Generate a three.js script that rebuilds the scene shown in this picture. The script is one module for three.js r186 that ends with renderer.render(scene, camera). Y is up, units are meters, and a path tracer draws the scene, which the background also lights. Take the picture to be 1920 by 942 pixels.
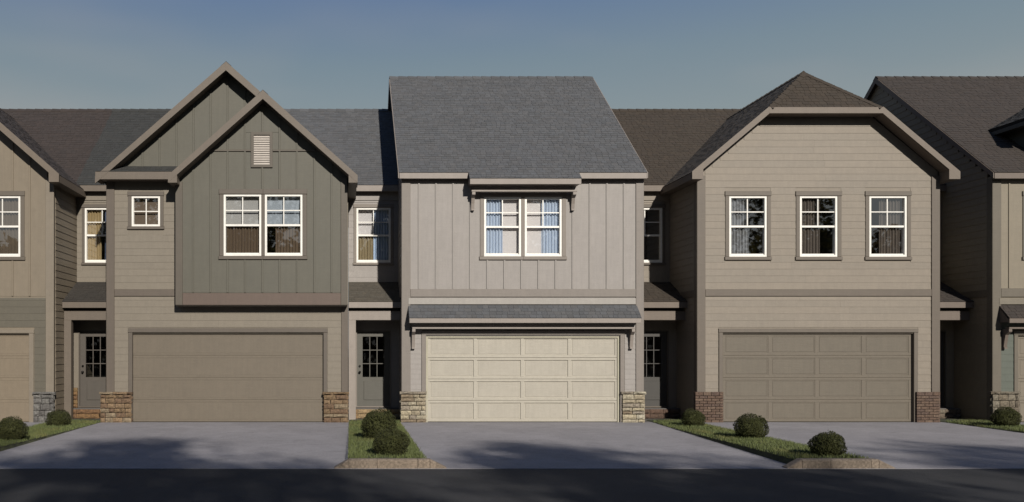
import * as THREE from 'three';
import { mergeGeometries } from 'three/addons/utils/BufferGeometryUtils.js';

// ---------------------------------------------------------------- camera
// The view is a shifted-lens architectural shot: the eye stands opposite the first entry recess, 22 m from the facades.
const EYE = 1.86, FRONT = -22;
const scene = new THREE.Scene();
const camera = new THREE.PerspectiveCamera(2 * Math.atan(655 / 1628) * 180 / Math.PI, 2534 / 1310, 0.1, 600);
camera.position.set(0, EYE, 0);
camera.setViewOffset(2534, 1310, 614, 0, 1920, 942);

// ---------------------------------------------------------------- sky, sun, exposure
function rng(seed) { let a = seed >>> 0; return () => { a = (a + 0x6D2B79F5) | 0; let t = Math.imul(a ^ (a >>> 15), 1 | a); t = (t + Math.imul(t ^ (t >>> 7), 61 | t)) ^ t; return ((t ^ (t >>> 14)) >>> 0) / 4294967296; }; }
const smooth = (t) => t * t * (3 - 2 * t);
function lattice(seed, p) { const r = rng(seed), a = new Float32Array(p * p); for (let i = 0; i < p * p; i++) a[i] = r(); return a; }
function noiseField(seed, px, py) {           // periodic value noise, u and v in 0..1
  const r = rng(seed), a = new Float32Array(px * py); for (let i = 0; i < a.length; i++) a[i] = r();
  return (u, v) => {
    const x = u * px, y = v * py, xi = Math.floor(x), yi = Math.floor(y), fx = smooth(x - xi), fy = smooth(y - yi);
    const g = (i, j) => a[(((j % py) + py) % py) * px + (((i % px) + px) % px)];
    return (g(xi, yi) * (1 - fx) + g(xi + 1, yi) * fx) * (1 - fy) + (g(xi, yi + 1) * (1 - fx) + g(xi + 1, yi + 1) * fx) * fy;
  };
}
const toLin = (c) => { c /= 255; return c <= 0.04045 ? c / 12.92 : Math.pow((c + 0.055) / 1.055, 2.4); };
function skyTexture() {
  const W = 1024, H = 512, d = new Float32Array(W * H * 4);
  const stops = [[-90, [92, 92, 90]], [-2, [128, 132, 132]], [0, [156, 155, 152]], [8, [147, 152, 153]], [14, [137, 149, 153]], [18, [121, 139, 151]], [22.5, [98, 121, 154]], [40, [76, 101, 142]], [90, [56, 82, 126]]];
  const n1 = noiseField(5, 14, 26), n2 = noiseField(6, 40, 80), n3 = noiseField(7, 110, 200);
  for (let j = 0; j < H; j++) {
    const e = (j + 0.5) / H * 180 - 90;
    let k = 0; while (k < stops.length - 2 && e > stops[k + 1][0]) k++;
    const f = Math.min(1, Math.max(0, (e - stops[k][0]) / (stops[k + 1][0] - stops[k][0])));
    for (let i = 0; i < W; i++) {
      const u = i / W, v = j / H;
      let w = n1(u, v * 1) * 0.55 + n2(u, v) * 0.3 + n3(u, v) * 0.15;
      w = Math.max(0, Math.min(1, (w - 0.5) * 3.2));                       // thin wisps of cloud
      const low = Math.exp(-Math.pow((e - 11) / 8, 2)) * 0.22 + 0.05;
      let bank = 0;                                                        // thin cloud banks lying low round the horizon
      for (const [cu, ce, wu] of [[0.165, 13.6, 0.05], [0.41, 12, 0.06], [0.6, 15, 0.05], [0.87, 13, 0.06]]) bank = Math.max(bank, Math.exp(-Math.pow((u - cu) / wu, 2) - Math.pow((e - ce - 1.6 * (n2(u, 0.4) - 0.5)) / 2.2, 2)));
      w = Math.min(1, w + bank * (0.35 + 0.9 * n3(u, v)) * 0.34 / low);
      const o = (j * W + i) * 4, cl = [172, 166, 163];
      for (let c = 0; c < 3; c++) {
        const base = toLin(stops[k][1][c]) * (1 - f) + toLin(stops[k + 1][1][c]) * f;
        d[o + c] = (base * (1 - w * low) + toLin(cl[c]) * w * low) / 1.28;
      }
      d[o + 3] = 1;
    }
  }
  const t = new THREE.DataTexture(d, W, H, THREE.RGBAFormat, THREE.FloatType);
  t.mapping = THREE.EquirectangularReflectionMapping; t.magFilter = THREE.LinearFilter; t.minFilter = THREE.LinearFilter; t.wrapS = THREE.RepeatWrapping; t.needsUpdate = true;
  return t;
}
const skyTex = skyTexture();
scene.background = skyTex; scene.environment = skyTex;

const SUN = new THREE.Vector3(0.285, 0.55, 1).normalize();
const sun = new THREE.DirectionalLight(new THREE.Color(1.0, 0.945, 0.86), 5);
sun.name = 'sun';
sun.position.copy(SUN).multiplyScalar(80).add(new THREE.Vector3(4, 0, -18));
sun.target.position.set(4, 0, -18);
sun.castShadow = true; sun.shadow.radius = 2.2; sun.shadow.mapSize.set(4096, 4096);
Object.assign(sun.shadow.camera, { left: -35, right: 35, top: 30, bottom: -30, near: 1, far: 160 });
scene.add(sun, sun.target);

const renderer = new THREE.WebGLRenderer({ antialias: true });
renderer.setSize(1024, 502);
renderer.toneMapping = THREE.LinearToneMapping;
renderer.toneMappingExposure = 1.28;
renderer.shadowMap.enabled = true;

// ---------------------------------------------------------------- textures and materials
function dataTex(N, fn, srgb, perMetre) {     // fn(u, v) -> [r, g, b] or number, 0..1
  const d = new Uint8Array(N * N * 4);
  for (let j = 0; j < N; j++) for (let i = 0; i < N; i++) {
    const c = fn(i / N, j / N), o = (j * N + i) * 4;
    for (let k = 0; k < 3; k++) d[o + k] = Math.max(0, Math.min(255, Math.round(255 * (typeof c === 'number' ? c : c[k]))));
    d[o + 3] = 255;
  }
  const t = new THREE.DataTexture(d, N, N);
  t.wrapS = t.wrapT = THREE.RepeatWrapping; t.magFilter = THREE.LinearFilter; t.minFilter = THREE.LinearMipmapLinearFilter; t.generateMipmaps = true;
  if (srgb) t.colorSpace = THREE.SRGBColorSpace;
  t.repeat.set(perMetre, perMetre); t.needsUpdate = true;
  return t;
}
const speck = rng(99);
const N = { a: noiseField(11, 6, 6), b: noiseField(12, 24, 24), c: noiseField(13, 96, 96), grainH: noiseField(14, 6, 220), streak: noiseField(15, 70, 5), d: noiseField(16, 220, 220) };
const paintMap = dataTex(512, (u, v) => 0.95 + 0.025 * (N.a(u, v) - 0.5) + 0.03 * (N.b(u, v) - 0.5) + 0.03 * (N.streak(u, v) - 0.5) + 0.045 * (N.d(u, v) - 0.5), true, 0.42);
const paintBump = dataTex(512, (u, v) => 0.6 * N.grainH(u, v) + 0.4 * N.d(u, v), false, 0.8);
const stoneMap = dataTex(256, (u, v) => 0.78 + 0.22 * (N.b(u, v) - 0.4) + 0.24 * (N.c(u, v) - 0.5), true, 1.7);
const stoneBump = dataTex(256, (u, v) => 0.5 * N.b(u, v) + 0.5 * N.c(u, v), false, 1.7);
const granuleMap = dataTex(512, (u, v) => { const q = speck(); return 0.82 + 0.12 * (N.c(u, v) - 0.5) + 0.3 * (q - 0.5) * (q > 0.8 ? 1.4 : 0.8); }, true, 1.6);
const concreteMap = dataTex(1024, (u, v) => {
  const q = speck(), big = N.a(u, v), mid = N.b(u, v), fine = N.d(u, v);
  let t = 0.9 + 0.08 * (big - 0.5) + 0.06 * (mid - 0.5) + 0.1 * (fine - 0.5) + 0.07 * (q - 0.5);
  const stain = Math.max(0, N.b(u + 0.31, v + 0.17) - 0.74) * 0.5 * N.c(u, v);
  t -= stain;
  return [t, t * 0.992, t * 0.985];
}, true, 0.21);
const concreteBump = dataTex(512, (u, v) => 0.4 * N.c(u, v) + 0.6 * N.d(u, v), false, 0.5);
const asphaltMap = dataTex(1024, (u, v) => {
  const q = speck(); let t = 0.66 + 0.16 * (N.a(u, v) - 0.5) + 0.16 * (N.b(u, v) - 0.5) + 0.22 * (N.d(u, v) - 0.5) + 0.2 * (q - 0.5);
  if (q > 0.975) t += 0.25;
  return [t, t, t * 1.02];
}, true, 0.29);
const asphaltBump = dataTex(512, (u, v) => 0.5 * N.d(u, v) + 0.5 * speck(), false, 0.9);
const soilMap = dataTex(512, (u, v) => { const t = 0.7 + 0.4 * (N.b(u, v) - 0.5) + 0.4 * (N.d(u, v) - 0.5); return [t, t, t * 0.9]; }, true, 0.4);

const rgb = (r, g, b) => new THREE.Color().setRGB(r, g, b);
const ALBEDO = 0.525;                          // colours below are relative values; this brings them to base reflectances under the low sun
const std = (c, o = {}) => new THREE.MeshStandardMaterial({ color: rgb(...c.map((x) => x * ALBEDO)), roughness: 0.75, side: THREE.DoubleSide, ...o });
const paint = (c, o = {}) => std(c, { map: paintMap, bumpMap: paintBump, bumpScale: 0.0012, roughness: 0.62, ...o });
const variants = (c, n, spread, seed, make = paint) => { const r = rng(seed); return Array.from({ length: n }, () => { const k = 1 + (r() - 0.5) * spread, w = (r() - 0.5) * spread * 0.3; return make([c[0] * (k + w), c[1] * k, c[2] * (k - w)]); }); };
const stoneMat = (c) => std(c, { map: stoneMap, bumpMap: stoneBump, bumpScale: 0.006, roughness: 0.9 });
const shingleMat = (c) => std(c, { map: granuleMap, vertexColors: true, roughness: 0.93 });
const glass = new THREE.MeshPhysicalMaterial({ color: rgb(0.93, 0.96, 0.97), roughness: 0.015, metalness: 0, transmission: 1, thickness: 0, ior: 3.0, side: THREE.DoubleSide });
const doorGlass = glass.clone(); doorGlass.ior = 1.6; doorGlass.color = rgb(0.6, 0.62, 0.62);
const darkMetal = std([0.03, 0.028, 0.026], { roughness: 0.35, metalness: 0.8 });
const interior = std([0.3, 0.26, 0.22], { roughness: 0.9 });
const mortar = std([0.16, 0.14, 0.12], { map: stoneMap, roughness: 1 });

// ---------------------------------------------------------------- geometry helpers (house space: x right, y up, z towards the street, facade at z = 0)
const V = (x, y, z) => new THREE.Vector3(x, y, z);
let uvSeed = rng(3);
function metreUV(g, jitter = true) {
  if (g.index) g = g.toNonIndexed();
  if (!g.attributes.normal) g.computeVertexNormals();
  const p = g.attributes.position, n = g.attributes.normal, uv = new Float32Array(p.count * 2);
  const ou = jitter ? uvSeed() * 7 : 0, ov = jitter ? uvSeed() * 7 : 0;
  for (let i = 0; i < p.count; i++) {
    const ax = Math.abs(n.getX(i)), ay = Math.abs(n.getY(i)), az = Math.abs(n.getZ(i));
    let u, v;
    if (az >= ax && az >= ay) { u = p.getX(i); v = p.getY(i); } else if (ax >= ay) { u = p.getZ(i); v = p.getY(i); } else { u = p.getX(i); v = p.getZ(i); }
    uv[i * 2] = u + ou; uv[i * 2 + 1] = v + ov;
  }
  g.setAttribute('uv', new THREE.BufferAttribute(uv, 2));
  return g;
}
function box(x0, x1, y0, y1, z0, z1) { return metreUV(new THREE.BoxGeometry(x1 - x0, y1 - y0, z1 - z0).translate((x0 + x1) / 2, (y0 + y1) / 2, (z0 + z1) / 2)); }
function chamfered(x0, x1, y0, y1, z0, z1, c = 0.006) {     // box whose four front edges are cut
  const w = [[x0, y0], [x1, y0], [x1, y1], [x0, y1]], f = [[x0 + c, y0 + c], [x1 - c, y0 + c], [x1 - c, y1 - c], [x0 + c, y1 - c]];
  const P = [], q = (a, b, cc, d) => P.push(...a, ...b, ...cc, ...a, ...cc, ...d);
  const B = w.map(([x, y]) => [x, y, z0]), M = w.map(([x, y]) => [x, y, z1 - c]), F = f.map(([x, y]) => [x, y, z1]);
  for (let i = 0; i < 4; i++) { const j = (i + 1) % 4; q(B[i], B[j], M[j], M[i]); q(M[i], M[j], F[j], F[i]); }
  q(F[0], F[1], F[2], F[3]); q(B[3], B[2], B[1], B[0]);
  return fromPos(P);
}
function fromPos(P) { const g = new THREE.BufferGeometry(); g.setAttribute('position', new THREE.Float32BufferAttribute(P, 3)); g.computeVertexNormals(); return metreUV(g); }
function extr(poly, z0, z1, holes = []) {
  const s = new THREE.Shape(poly.map(([x, y]) => new THREE.Vector2(x, y)));
  for (const [a, b, c, d] of holes) s.holes.push(new THREE.Path([[a, c], [b, c], [b, d], [a, d]].map(([x, y]) => new THREE.Vector2(x, y))));
  return metreUV(new THREE.ExtrudeGeometry(s, { depth: z1 - z0, bevelEnabled: false }).translate(0, 0, z0));
}
function extrX(polyZY, x0, x1) {                             // profile in (z, y) pulled along x
  const g = new THREE.ExtrudeGeometry(new THREE.Shape(polyZY.map(([z, y]) => new THREE.Vector2(z, y))), { depth: x1 - x0, bevelEnabled: false });
  const p = g.attributes.position, P = [];
  for (let i = 0; i < p.count; i += 3) for (const k of [0, 2, 1]) P.push(p.getZ(i + k) + x0, p.getY(i + k), p.getX(i + k));
  return fromPos(P);
}
function numbered(name) { numbered.n ??= {}; const k = numbered.n[name] = (numbered.n[name] ?? -1) + 1; return k ? name + '_' + String(k).padStart(3, '0') : name; }
function part(name, geo, mat, parent, label) {
  const m = new THREE.Mesh(geo, mat); m.name = name; m.castShadow = m.receiveShadow = true;
  if (label) m.userData.label = label;
  parent.add(m); return m;
}
function thing(name, label, category, x, y, z, group) {
  const o = new THREE.Group(); o.name = numbered(name); o.position.set(x, y, z); o.userData = { label, category };
  if (group) o.userData.group = group;
  scene.add(o); return o;
}
function structure(name, geo, mat, label) { const m = part(numbered(name), geo, mat, scene); m.userData = { kind: 'structure', label }; return m; }

// ---------------------------------------------------------------- roofs
// a roof plane: O its lower corner, U along the eave, Vd up the slope (both unit), poly in (u, v), convex
function plane(O, U, Vd) { const Nn = V(0, 0, 0).crossVectors(U, Vd).normalize(); if (Nn.y < 0) Nn.negate(); return { O, U, V: Vd, N: Nn, at: (u, v, h = 0) => O.clone().addScaledVector(U, u).addScaledVector(Vd, v).addScaledVector(Nn, h) }; }
function slab(pl, poly, th) {
  const P = [], top = poly.map(([u, v]) => pl.at(u, v, 0)), bot = poly.map(([u, v]) => pl.at(u, v, -th)), n = poly.length;
  const t = (a, b, c) => P.push(...a.toArray(), ...b.toArray(), ...c.toArray());
  for (let i = 1; i < n - 1; i++) { t(top[0], top[i], top[i + 1]); t(bot[0], bot[i + 1], bot[i]); }
  for (let i = 0; i < n; i++) { const j = (i + 1) % n; t(top[i], bot[i], bot[j]); t(top[i], bot[j], top[j]); }
  return fromPos(P);
}
function span(poly, v) {
  let lo = Infinity, hi = -Infinity;
  for (let i = 0; i < poly.length; i++) {
    const [u0, v0] = poly[i], [u1, v1] = poly[(i + 1) % poly.length];
    if ((v0 <= v && v1 > v) || (v1 <= v && v0 > v)) { const u = u0 + (v - v0) / (v1 - v0) * (u1 - u0); lo = Math.min(lo, u); hi = Math.max(hi, u); }
  }
  return [lo, hi];
}
function shingles(pl, polys, seed, wide = [0.11, 0.19], expo = 0.125) {
  const r = rng(seed), P = [], C = [], UV = [];
  const put = (q, c, uv) => { for (const k of [0, 1, 2, 0, 2, 3]) { P.push(q[k].x, q[k].y, q[k].z); C.push(...c); UV.push(uv[k][0], uv[k][1]); } };
  for (const poly of polys) {
    const vs = poly.map((q) => q[1]), v0 = Math.min(...vs), v1 = Math.max(...vs);
    for (let row = Math.floor(v0 / expo); row * expo < v1 - 0.01; row++) {
      const a = Math.max(row * expo, v0), b = Math.min((row + 1) * expo + 0.004, v1);
      if (b - a < 0.02) continue;
      const [lo, hi] = span(poly, (a + b) / 2);
      if (!(hi > lo)) continue;
      let u = lo - r() * 0.15;
      const rowTone = 1 + (r() - 0.5) * 0.06;
      while (u < hi) {
        const w = wide[0] + r() * (wide[1] - wide[0]), s = Math.max(u, lo), e = Math.min(u + w - 0.006, hi);
        if (e - s > 0.01) {
          const t = 0.007 + (r() < 0.45 ? 0.005 : 0) + r() * 0.002, k = rowTone * (0.88 + r() * 0.24), warm = (r() - 0.5) * 0.05, c = [k * (1 + warm), k, k * (1 - warm)];
          const cut = r() < 0.5 ? 0 : 0.004;
          const A = pl.at(s, a - 0.004 + cut, t), B = pl.at(e, a - 0.004 + cut, t), Cc = pl.at(e, b, 0.004), D = pl.at(s, b, 0.004), A0 = pl.at(s, a - 0.004 + cut, -0.002), B0 = pl.at(e, a - 0.004 + cut, -0.002), C0 = pl.at(e, b, -0.002), D0 = pl.at(s, b, -0.002);
          const o = r() * 3;
          put([A, B, Cc, D], c, [[s + o, a], [e + o, a], [e + o, b], [s + o, b]]);
          put([A0, B0, B, A], c, [[s, a], [e, a], [e, a + 0.02], [s, a + 0.02]]);
          put([D0, A0, A, D], c, [[s, a], [s, b], [s, b], [s, a]]);
          put([B0, C0, Cc, B], c, [[e, a], [e, b], [e, b], [e, a]]);
        }
        u += w;
      }
    }
  }
  const g = new THREE.BufferGeometry();
  g.setAttribute('position', new THREE.Float32BufferAttribute(P, 3)); g.setAttribute('uv', new THREE.Float32BufferAttribute(UV, 2)); g.setAttribute('color', new THREE.Float32BufferAttribute(C, 3));
  g.computeVertexNormals();
  return g;
}
function white(g) { const n = g.attributes.position.count, c = new Float32Array(n * 3).fill(1); g.setAttribute('color', new THREE.BufferAttribute(c, 3)); return g; }
function roofPlane(name, pl, polys, mat, parent, seed, th = 0.1) {
  const m = part(name, white(mergeGeometries(polys.map((p) => slab(pl, p, th)))), mat, parent);
  const s = part('shingles', shingles(pl, polys, seed), mat, m); s.userData.kind = 'stuff';
  return m;
}
function ridgeCaps(a, b, drop, mat, parent, seed) {          // folded caps along a ridge from a to b; drop: slope of the two sides
  const r = rng(seed), L = a.distanceTo(b), n = Math.max(1, Math.round(L / 0.28)), d = b.clone().sub(a).normalize(), side = V(-d.z, 0, d.x), geos = [];
  for (let i = 0; i < 3; i++) {
    const k = 0.88 + i * 0.12, w = 0.13, l = L / n, P = [], q = (A, B, C, D) => { for (const p of [A, B, C, A, C, D]) P.push(p.x, p.y, p.z); };
    for (const s of [-1, 1]) {
      const p = (along, out, h) => V(0, 0, 0).addScaledVector(d, along).addScaledVector(side, s * out).add(V(0, h - out * drop, 0));
      const t0 = 0.034, t1 = 0.018;
      q(p(-0.01, 0, t0), p(l, 0, t1), p(l, w, t1), p(-0.01, w, t0)); q(p(-0.01, w, t0), p(l, w, t1), p(l, w, 0), p(-0.01, w, 0)); q(p(-0.01, 0, t0), p(-0.01, w, t0), p(-0.01, w, -0.01), p(-0.01, 0, -0.01)); q(p(l, 0, t1), p(l, w, t1), p(l, w, -0.01), p(l, 0, -0.01));
    }
    const g = fromPos(P), c = new Float32Array(g.attributes.position.count * 3).fill(k); g.setAttribute('color', new THREE.BufferAttribute(c, 3)); geos.push(g);
  }
  for (let i = 0; i < n; i++) { const m = part('ridge_cap', geos[Math.floor(r() * 3)], mat, parent); m.position.copy(a).addScaledVector(d, i * L / n); }
}
// roof slopes facing the street: front slope from eave (z, y) up to the ridge and the slope behind it
function sideGable(name, x0, x1, eaveZ, eaveY, slope, ridgeZ, mat, parent, seed, extra = []) {
  const run = eaveZ - ridgeZ, len = Math.hypot(run, run * slope), up = V(0, slope, -1).normalize(), ridgeY = eaveY + run * slope;
  const pl = plane(V(x0, eaveY, eaveZ), V(1, 0, 0), up);
  const polys = [[[0, 0], [x1 - x0, 0], [x1 - x0, len], [0, len]], ...extra];
  const front = roofPlane(name, pl, polys, mat, parent, seed);
  const back = plane(V(x0, ridgeY, ridgeZ), V(1, 0, 0), V(0, -slope, -1).normalize());
  part('rear_roof', white(slab(back, [[0, 0], [x1 - x0, 0], [x1 - x0, len], [0, len]], 0.1)), mat, parent);
  ridgeCaps(V(x0, ridgeY + 0.01, ridgeZ), V(x1, ridgeY + 0.01, ridgeZ), slope, mat, front, seed + 1);
  return { roof: front, ridgeY, pl };
}
// a gable facing the street, ridge running back
function frontGable(cx, half, ridgeY, slope, z0, depth, mat, parent, seed, clip) {
  const len = Math.hypot(half, half * slope), eaveY = ridgeY - half * slope, out = {};
  for (const s of [-1, 1]) {
    const pl = plane(V(cx + s * half, eaveY, z0), V(0, 0, -1), V(-s, slope, 0).normalize());
    const k = len / half, poly = clip ? [[0, 0], [depth, 0], [depth, len], [clip.back, len], [0, (half - clip.half) * k]] : [[0, 0], [depth, 0], [depth, len], [0, len]];
    out[s] = roofPlane('gable_roof', pl, [poly], mat, parent, seed + s, 0.1);
  }
  ridgeCaps(V(cx, ridgeY + 0.01, z0 - (clip ? clip.back : 0)), V(cx, ridgeY + 0.01, z0 - depth), slope, mat, out[1], seed + 5);
  if (clip) {
    const y0 = ridgeY - clip.half * slope, rise = ridgeY - y0, l = Math.hypot(rise, clip.back);
    const pl = plane(V(cx - clip.half, y0, z0), V(1, 0, 0), V(0, rise, -clip.back).normalize());
    out.hip = roofPlane('hip_roof', pl, [[[0, 0], [2 * clip.half, 0], [clip.half, l]]], mat, parent, seed + 9, 0.08);
    for (const s of [-1, 1]) hipCaps(V(cx + s * clip.half, y0, z0), V(cx, ridgeY, z0 - clip.back), pl.N, V(s * slope, 1, 0).normalize(), mat, out.hip);
  }
  return out;
}
function hipCaps(a, b, N1, N2, mat, parent) {                 // folded caps where two slopes meet; N1, N2 their normals
  const L = a.distanceTo(b), n = Math.round(L / 0.26), d = b.clone().sub(a).normalize(), P = [], q = (A, B, C, D) => { for (const p of [A, B, C, A, C, D]) P.push(p.x, p.y, p.z); }, l = L / n + 0.01;
  for (const [Na, Nb] of [[N1, N2], [N2, N1]]) {
    const w = d.clone().cross(Na).normalize(); if (w.dot(Nb) > 0) w.negate();
    const p = (along, out, h) => V(0, 0, 0).addScaledVector(d, along).addScaledVector(w, out).addScaledVector(Na, h);
    q(p(0, 0, 0.022), p(l, 0, 0.014), p(l, 0.12, 0.014), p(0, 0.12, 0.022)); q(p(0, 0.12, 0.022), p(l, 0.12, 0.014), p(l, 0.12, 0), p(0, 0.12, 0)); q(p(0, 0, 0.022), p(0, 0.12, 0.022), p(0, 0.12, 0), p(0, 0, 0));
  }
  const g = white(fromPos(P));
  for (let i = 0; i < n; i++) part('hip_cap', g, mat, parent).position.copy(a).addScaledVector(d, i * L / n);
}

// ---------------------------------------------------------------- cladding
const freeSpans = (x0, x1, y0, y1, holes) => {               // parts of x0..x1 not taken by holes that this course meets
  let s = [[x0, x1]];
  for (const [a, b, c, d] of holes) if (d > y0 + 0.001 && c < y1 - 0.001) s = s.flatMap(([p, q]) => (b <= p || a >= q) ? [[p, q]] : [[p, Math.max(p, a)], [Math.min(q, b), q]]);
  return s.filter(([p, q]) => q - p > 0.03);
};
// lap boards over x0..x1, y0..y1 of a wall face at z; lim(y) narrows the course under a gable
function lapSiding(parent, mats, x0, x1, y0, y1, z, holes, seed, lim, expo = 0.172) {
  const r = rng(seed);
  for (let y = y0; y < y1 - 0.02; y += expo) {
    const t = Math.min(y + expo, y1), [a, b] = lim ? lim(t) : [x0, x1];
    for (const [p, q] of freeSpans(Math.max(x0, a), Math.min(x1, b), y, t, holes)) {
      const cuts = [p]; if (q - p > 3.7) cuts.push(p + (q - p) * (0.3 + r() * 0.4)); cuts.push(q);
      for (let i = 0; i + 1 < cuts.length; i++) {
        const s = cuts[i] + (i ? 0.0015 : 0), e = cuts[i + 1], dz = r() * 0.0015;
        part('siding_board', extrX([[z - 0.01, y - 0.006], [z + 0.0105 + dz, y - 0.006], [z + 0.005, t], [z - 0.01, t]], s, e), mats[Math.floor(r() * mats.length)], parent);
      }
    }
  }
}
// side wall boards, on a face that looks along s (-1: to the left)
function lapSide(parent, mats, x, s, zA, zB, y0, y1, seed, lim) {
  const r = rng(seed), expo = 0.172;
  for (let y = y0; y < y1 - 0.03; y += expo) {
    const t = Math.min(y + expo, y1), [a, b] = lim ? lim(t) : [zA, zB];
    if (b - a < 0.1) continue;
    part('siding_board', extr([[x - s * 0.01, y - 0.008], [x + s * 0.017, y - 0.008], [x + s * 0.005, t], [x - s * 0.01, t]].slice()[s > 0 ? 'slice' : 'reverse'](), a, b), mats[Math.floor(r() * mats.length)], parent);
  }
}
// vertical panels with battens over their joints; top(x) is the height of the wall there
function boardAndBatten(parent, panelMats, battenMat, xs, x0, x1, y0, top, z, holes, seed) {
  const r = rng(seed), edges = [x0, ...xs.filter((x) => x > x0 + 0.05 && x < x1 - 0.05), x1];
  for (let i = 0; i + 1 < edges.length; i++) {
    const a = edges[i], b = edges[i + 1], m = panelMats[Math.floor(r() * panelMats.length)], ta = top(a), tb = top(b), kink = top.kink && top.kink > a && top.kink < b ? [[top.kink, top(top.kink)]] : [];
    const cut = holes.filter((h) => h[1] > a + 0.01 && h[0] < b - 0.01);
    if (!cut.length) { part('panel', extr([[a, y0], [b, y0], [b, tb], ...kink, [a, ta]], z - 0.005, z + 0.008 + r() * 0.002), m, parent); continue; }
    const lo = Math.min(...cut.map((h) => h[2])), hi = Math.max(...cut.map((h) => h[3]));
    part('panel', box(a, b, y0, lo, z - 0.005, z + 0.008), m, parent);
    if (Math.min(ta, tb) > hi + 0.02) part('panel', extr([[a, hi], [b, hi], [b, tb], ...kink, [a, ta]], z - 0.005, z + 0.008), m, parent);
    for (const [p, q] of freeSpans(a, b, lo, hi, cut)) part('panel', box(p, q, lo, hi, z - 0.005, z + 0.008), m, parent);
  }
  for (const x of xs) if (x > x0 && x < x1) {
    const hs = holes.filter((o) => o[0] < x + 0.02 && o[1] > x - 0.02), w = 0.021, t = Math.min(top(x - w), top(x + w));
    let runs = [[y0, t]];
    for (const h of hs) runs = runs.flatMap(([a, b]) => [[a, Math.min(b, h[2])], [Math.max(a, h[3]), b]]);
    for (const [a, b] of runs) if (b - a > 0.05) part('batten', chamfered(x - w, x + w, a, b, z, z + 0.03, 0.004), battenMat, parent);
  }
}
function roughBlock(w, h, d, r, j = 0.008) {                 // split-faced stone: 3 x 3 front, pillowed
  const P = [], n = 3, g = [];
  for (let a = 0; a <= n; a++) { g[a] = []; for (let b = 0; b <= n; b++) { const edge = a === 0 || b === 0 || a === n || b === n; g[a][b] = V(a / n * w - w / 2 + (r() - 0.5) * j * 1.3, b / n * h - h / 2 + (r() - 0.5) * j, edge ? d * 0.62 + r() * j * 0.6 : d * 0.85 + r() * j * 2.4); } }
  const t = (...q) => q.forEach((p) => P.push(p.x, p.y, p.z));
  for (let a = 0; a < n; a++) for (let b = 0; b < n; b++) { const A = g[a][b], B = g[a + 1][b], C = g[a + 1][b + 1], D = g[a][b + 1]; t(A, B, C); t(A, C, D); }
  const bk = [V(-w / 2, -h / 2, 0), V(w / 2, -h / 2, 0), V(w / 2, h / 2, 0), V(-w / 2, h / 2, 0)], fr = [g[0][0], g[n][0], g[n][n], g[0][n]];
  for (let i = 0; i < 4; i++) { const k = (i + 1) % 4; t(bk[i], bk[k], fr[k]); t(bk[i], fr[k], fr[i]); }
  return fromPos(P);
}
// a clad pier: x0..x1 on the front, returned round its outer side; kind 'ledge' | 'field' | 'brick'
function pier(parent, kind, mats, x0, x1, h, z1, seed, label) {
  const r = rng(seed), m = part(kind === 'brick' ? 'brick_pier' : 'stone_pier', box(x0 + 0.012, x1 - 0.012, 0, h - 0.02, -0.02, z1 - 0.062), mortar, parent, label);
  const put = (name, geo, x, y, z, ry) => { const o = part(name, geo, mats[Math.floor(r() * mats.length)], m); o.position.set(x, y, z); o.rotation.y = ry; };
  const faces = [[x0, x1, 0], [-0.02, z1 - 0.03, -1], [-0.02, z1 - 0.03, 1]];
  for (const [a, b, s] of faces) {
    let y = 0;
    const capH = kind === 'brick' ? 0 : 0.075;
    while (y < h - capH - 0.02) {
      let rh = kind === 'brick' ? 0.068 : kind === 'ledge' ? 0.075 + r() * 0.06 : 0.11 + r() * 0.07;
      if (h - capH - y - rh < 0.05) rh = h - capH - y;
      let u = a - (kind === 'brick' ? (Math.round(y / 0.068) % 2) * 0.1 : 0);
      while (u < b - 0.02) {
        let w = kind === 'brick' ? 0.205 : kind === 'ledge' ? 0.16 + r() * 0.24 : 0.12 + r() * 0.14;
        if (b - u - w < 0.09) w = b - u;
        const p = Math.max(u, a), q = Math.min(u + w, b), gap = kind === 'brick' ? 0.01 : 0.014;
        const d = kind === 'brick' ? 0.05 : 0.06 + (r() - 0.5) * 0.018;
        const geo = kind === 'brick' ? chamfered(-(q - p - gap) / 2, (q - p - gap) / 2, -(rh - gap) / 2, (rh - gap) / 2, 0, d + r() * 0.003, 0.004) : roughBlock(q - p - gap, rh - gap, d, r);
        if (q - p > 0.03) {
          if (s === 0) put(kind === 'brick' ? 'brick' : 'stone', geo, (p + q) / 2, y + rh / 2, z1 - 0.05, 0);
          else put(kind === 'brick' ? 'brick' : 'stone', geo, s < 0 ? x0 + 0.05 : x1 - 0.05, y + rh / 2, (p + q) / 2, s * Math.PI / 2);
        }
        u += w;
      }
      y += rh;
    }
    if (capH && s === 0) {
      let u = a - 0.03;
      while (u < b + 0.03 - 0.02) { let w = 0.22 + r() * 0.16; if (b + 0.03 - u - w < 0.12) w = b + 0.03 - u; put('cap_stone', roughBlock(w - 0.008, capH - 0.01, z1 + 0.06, r, 0.012), u + w / 2, h - capH / 2, -0.02, 0); u += w; }
    }
  }
  return m;
}

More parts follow.
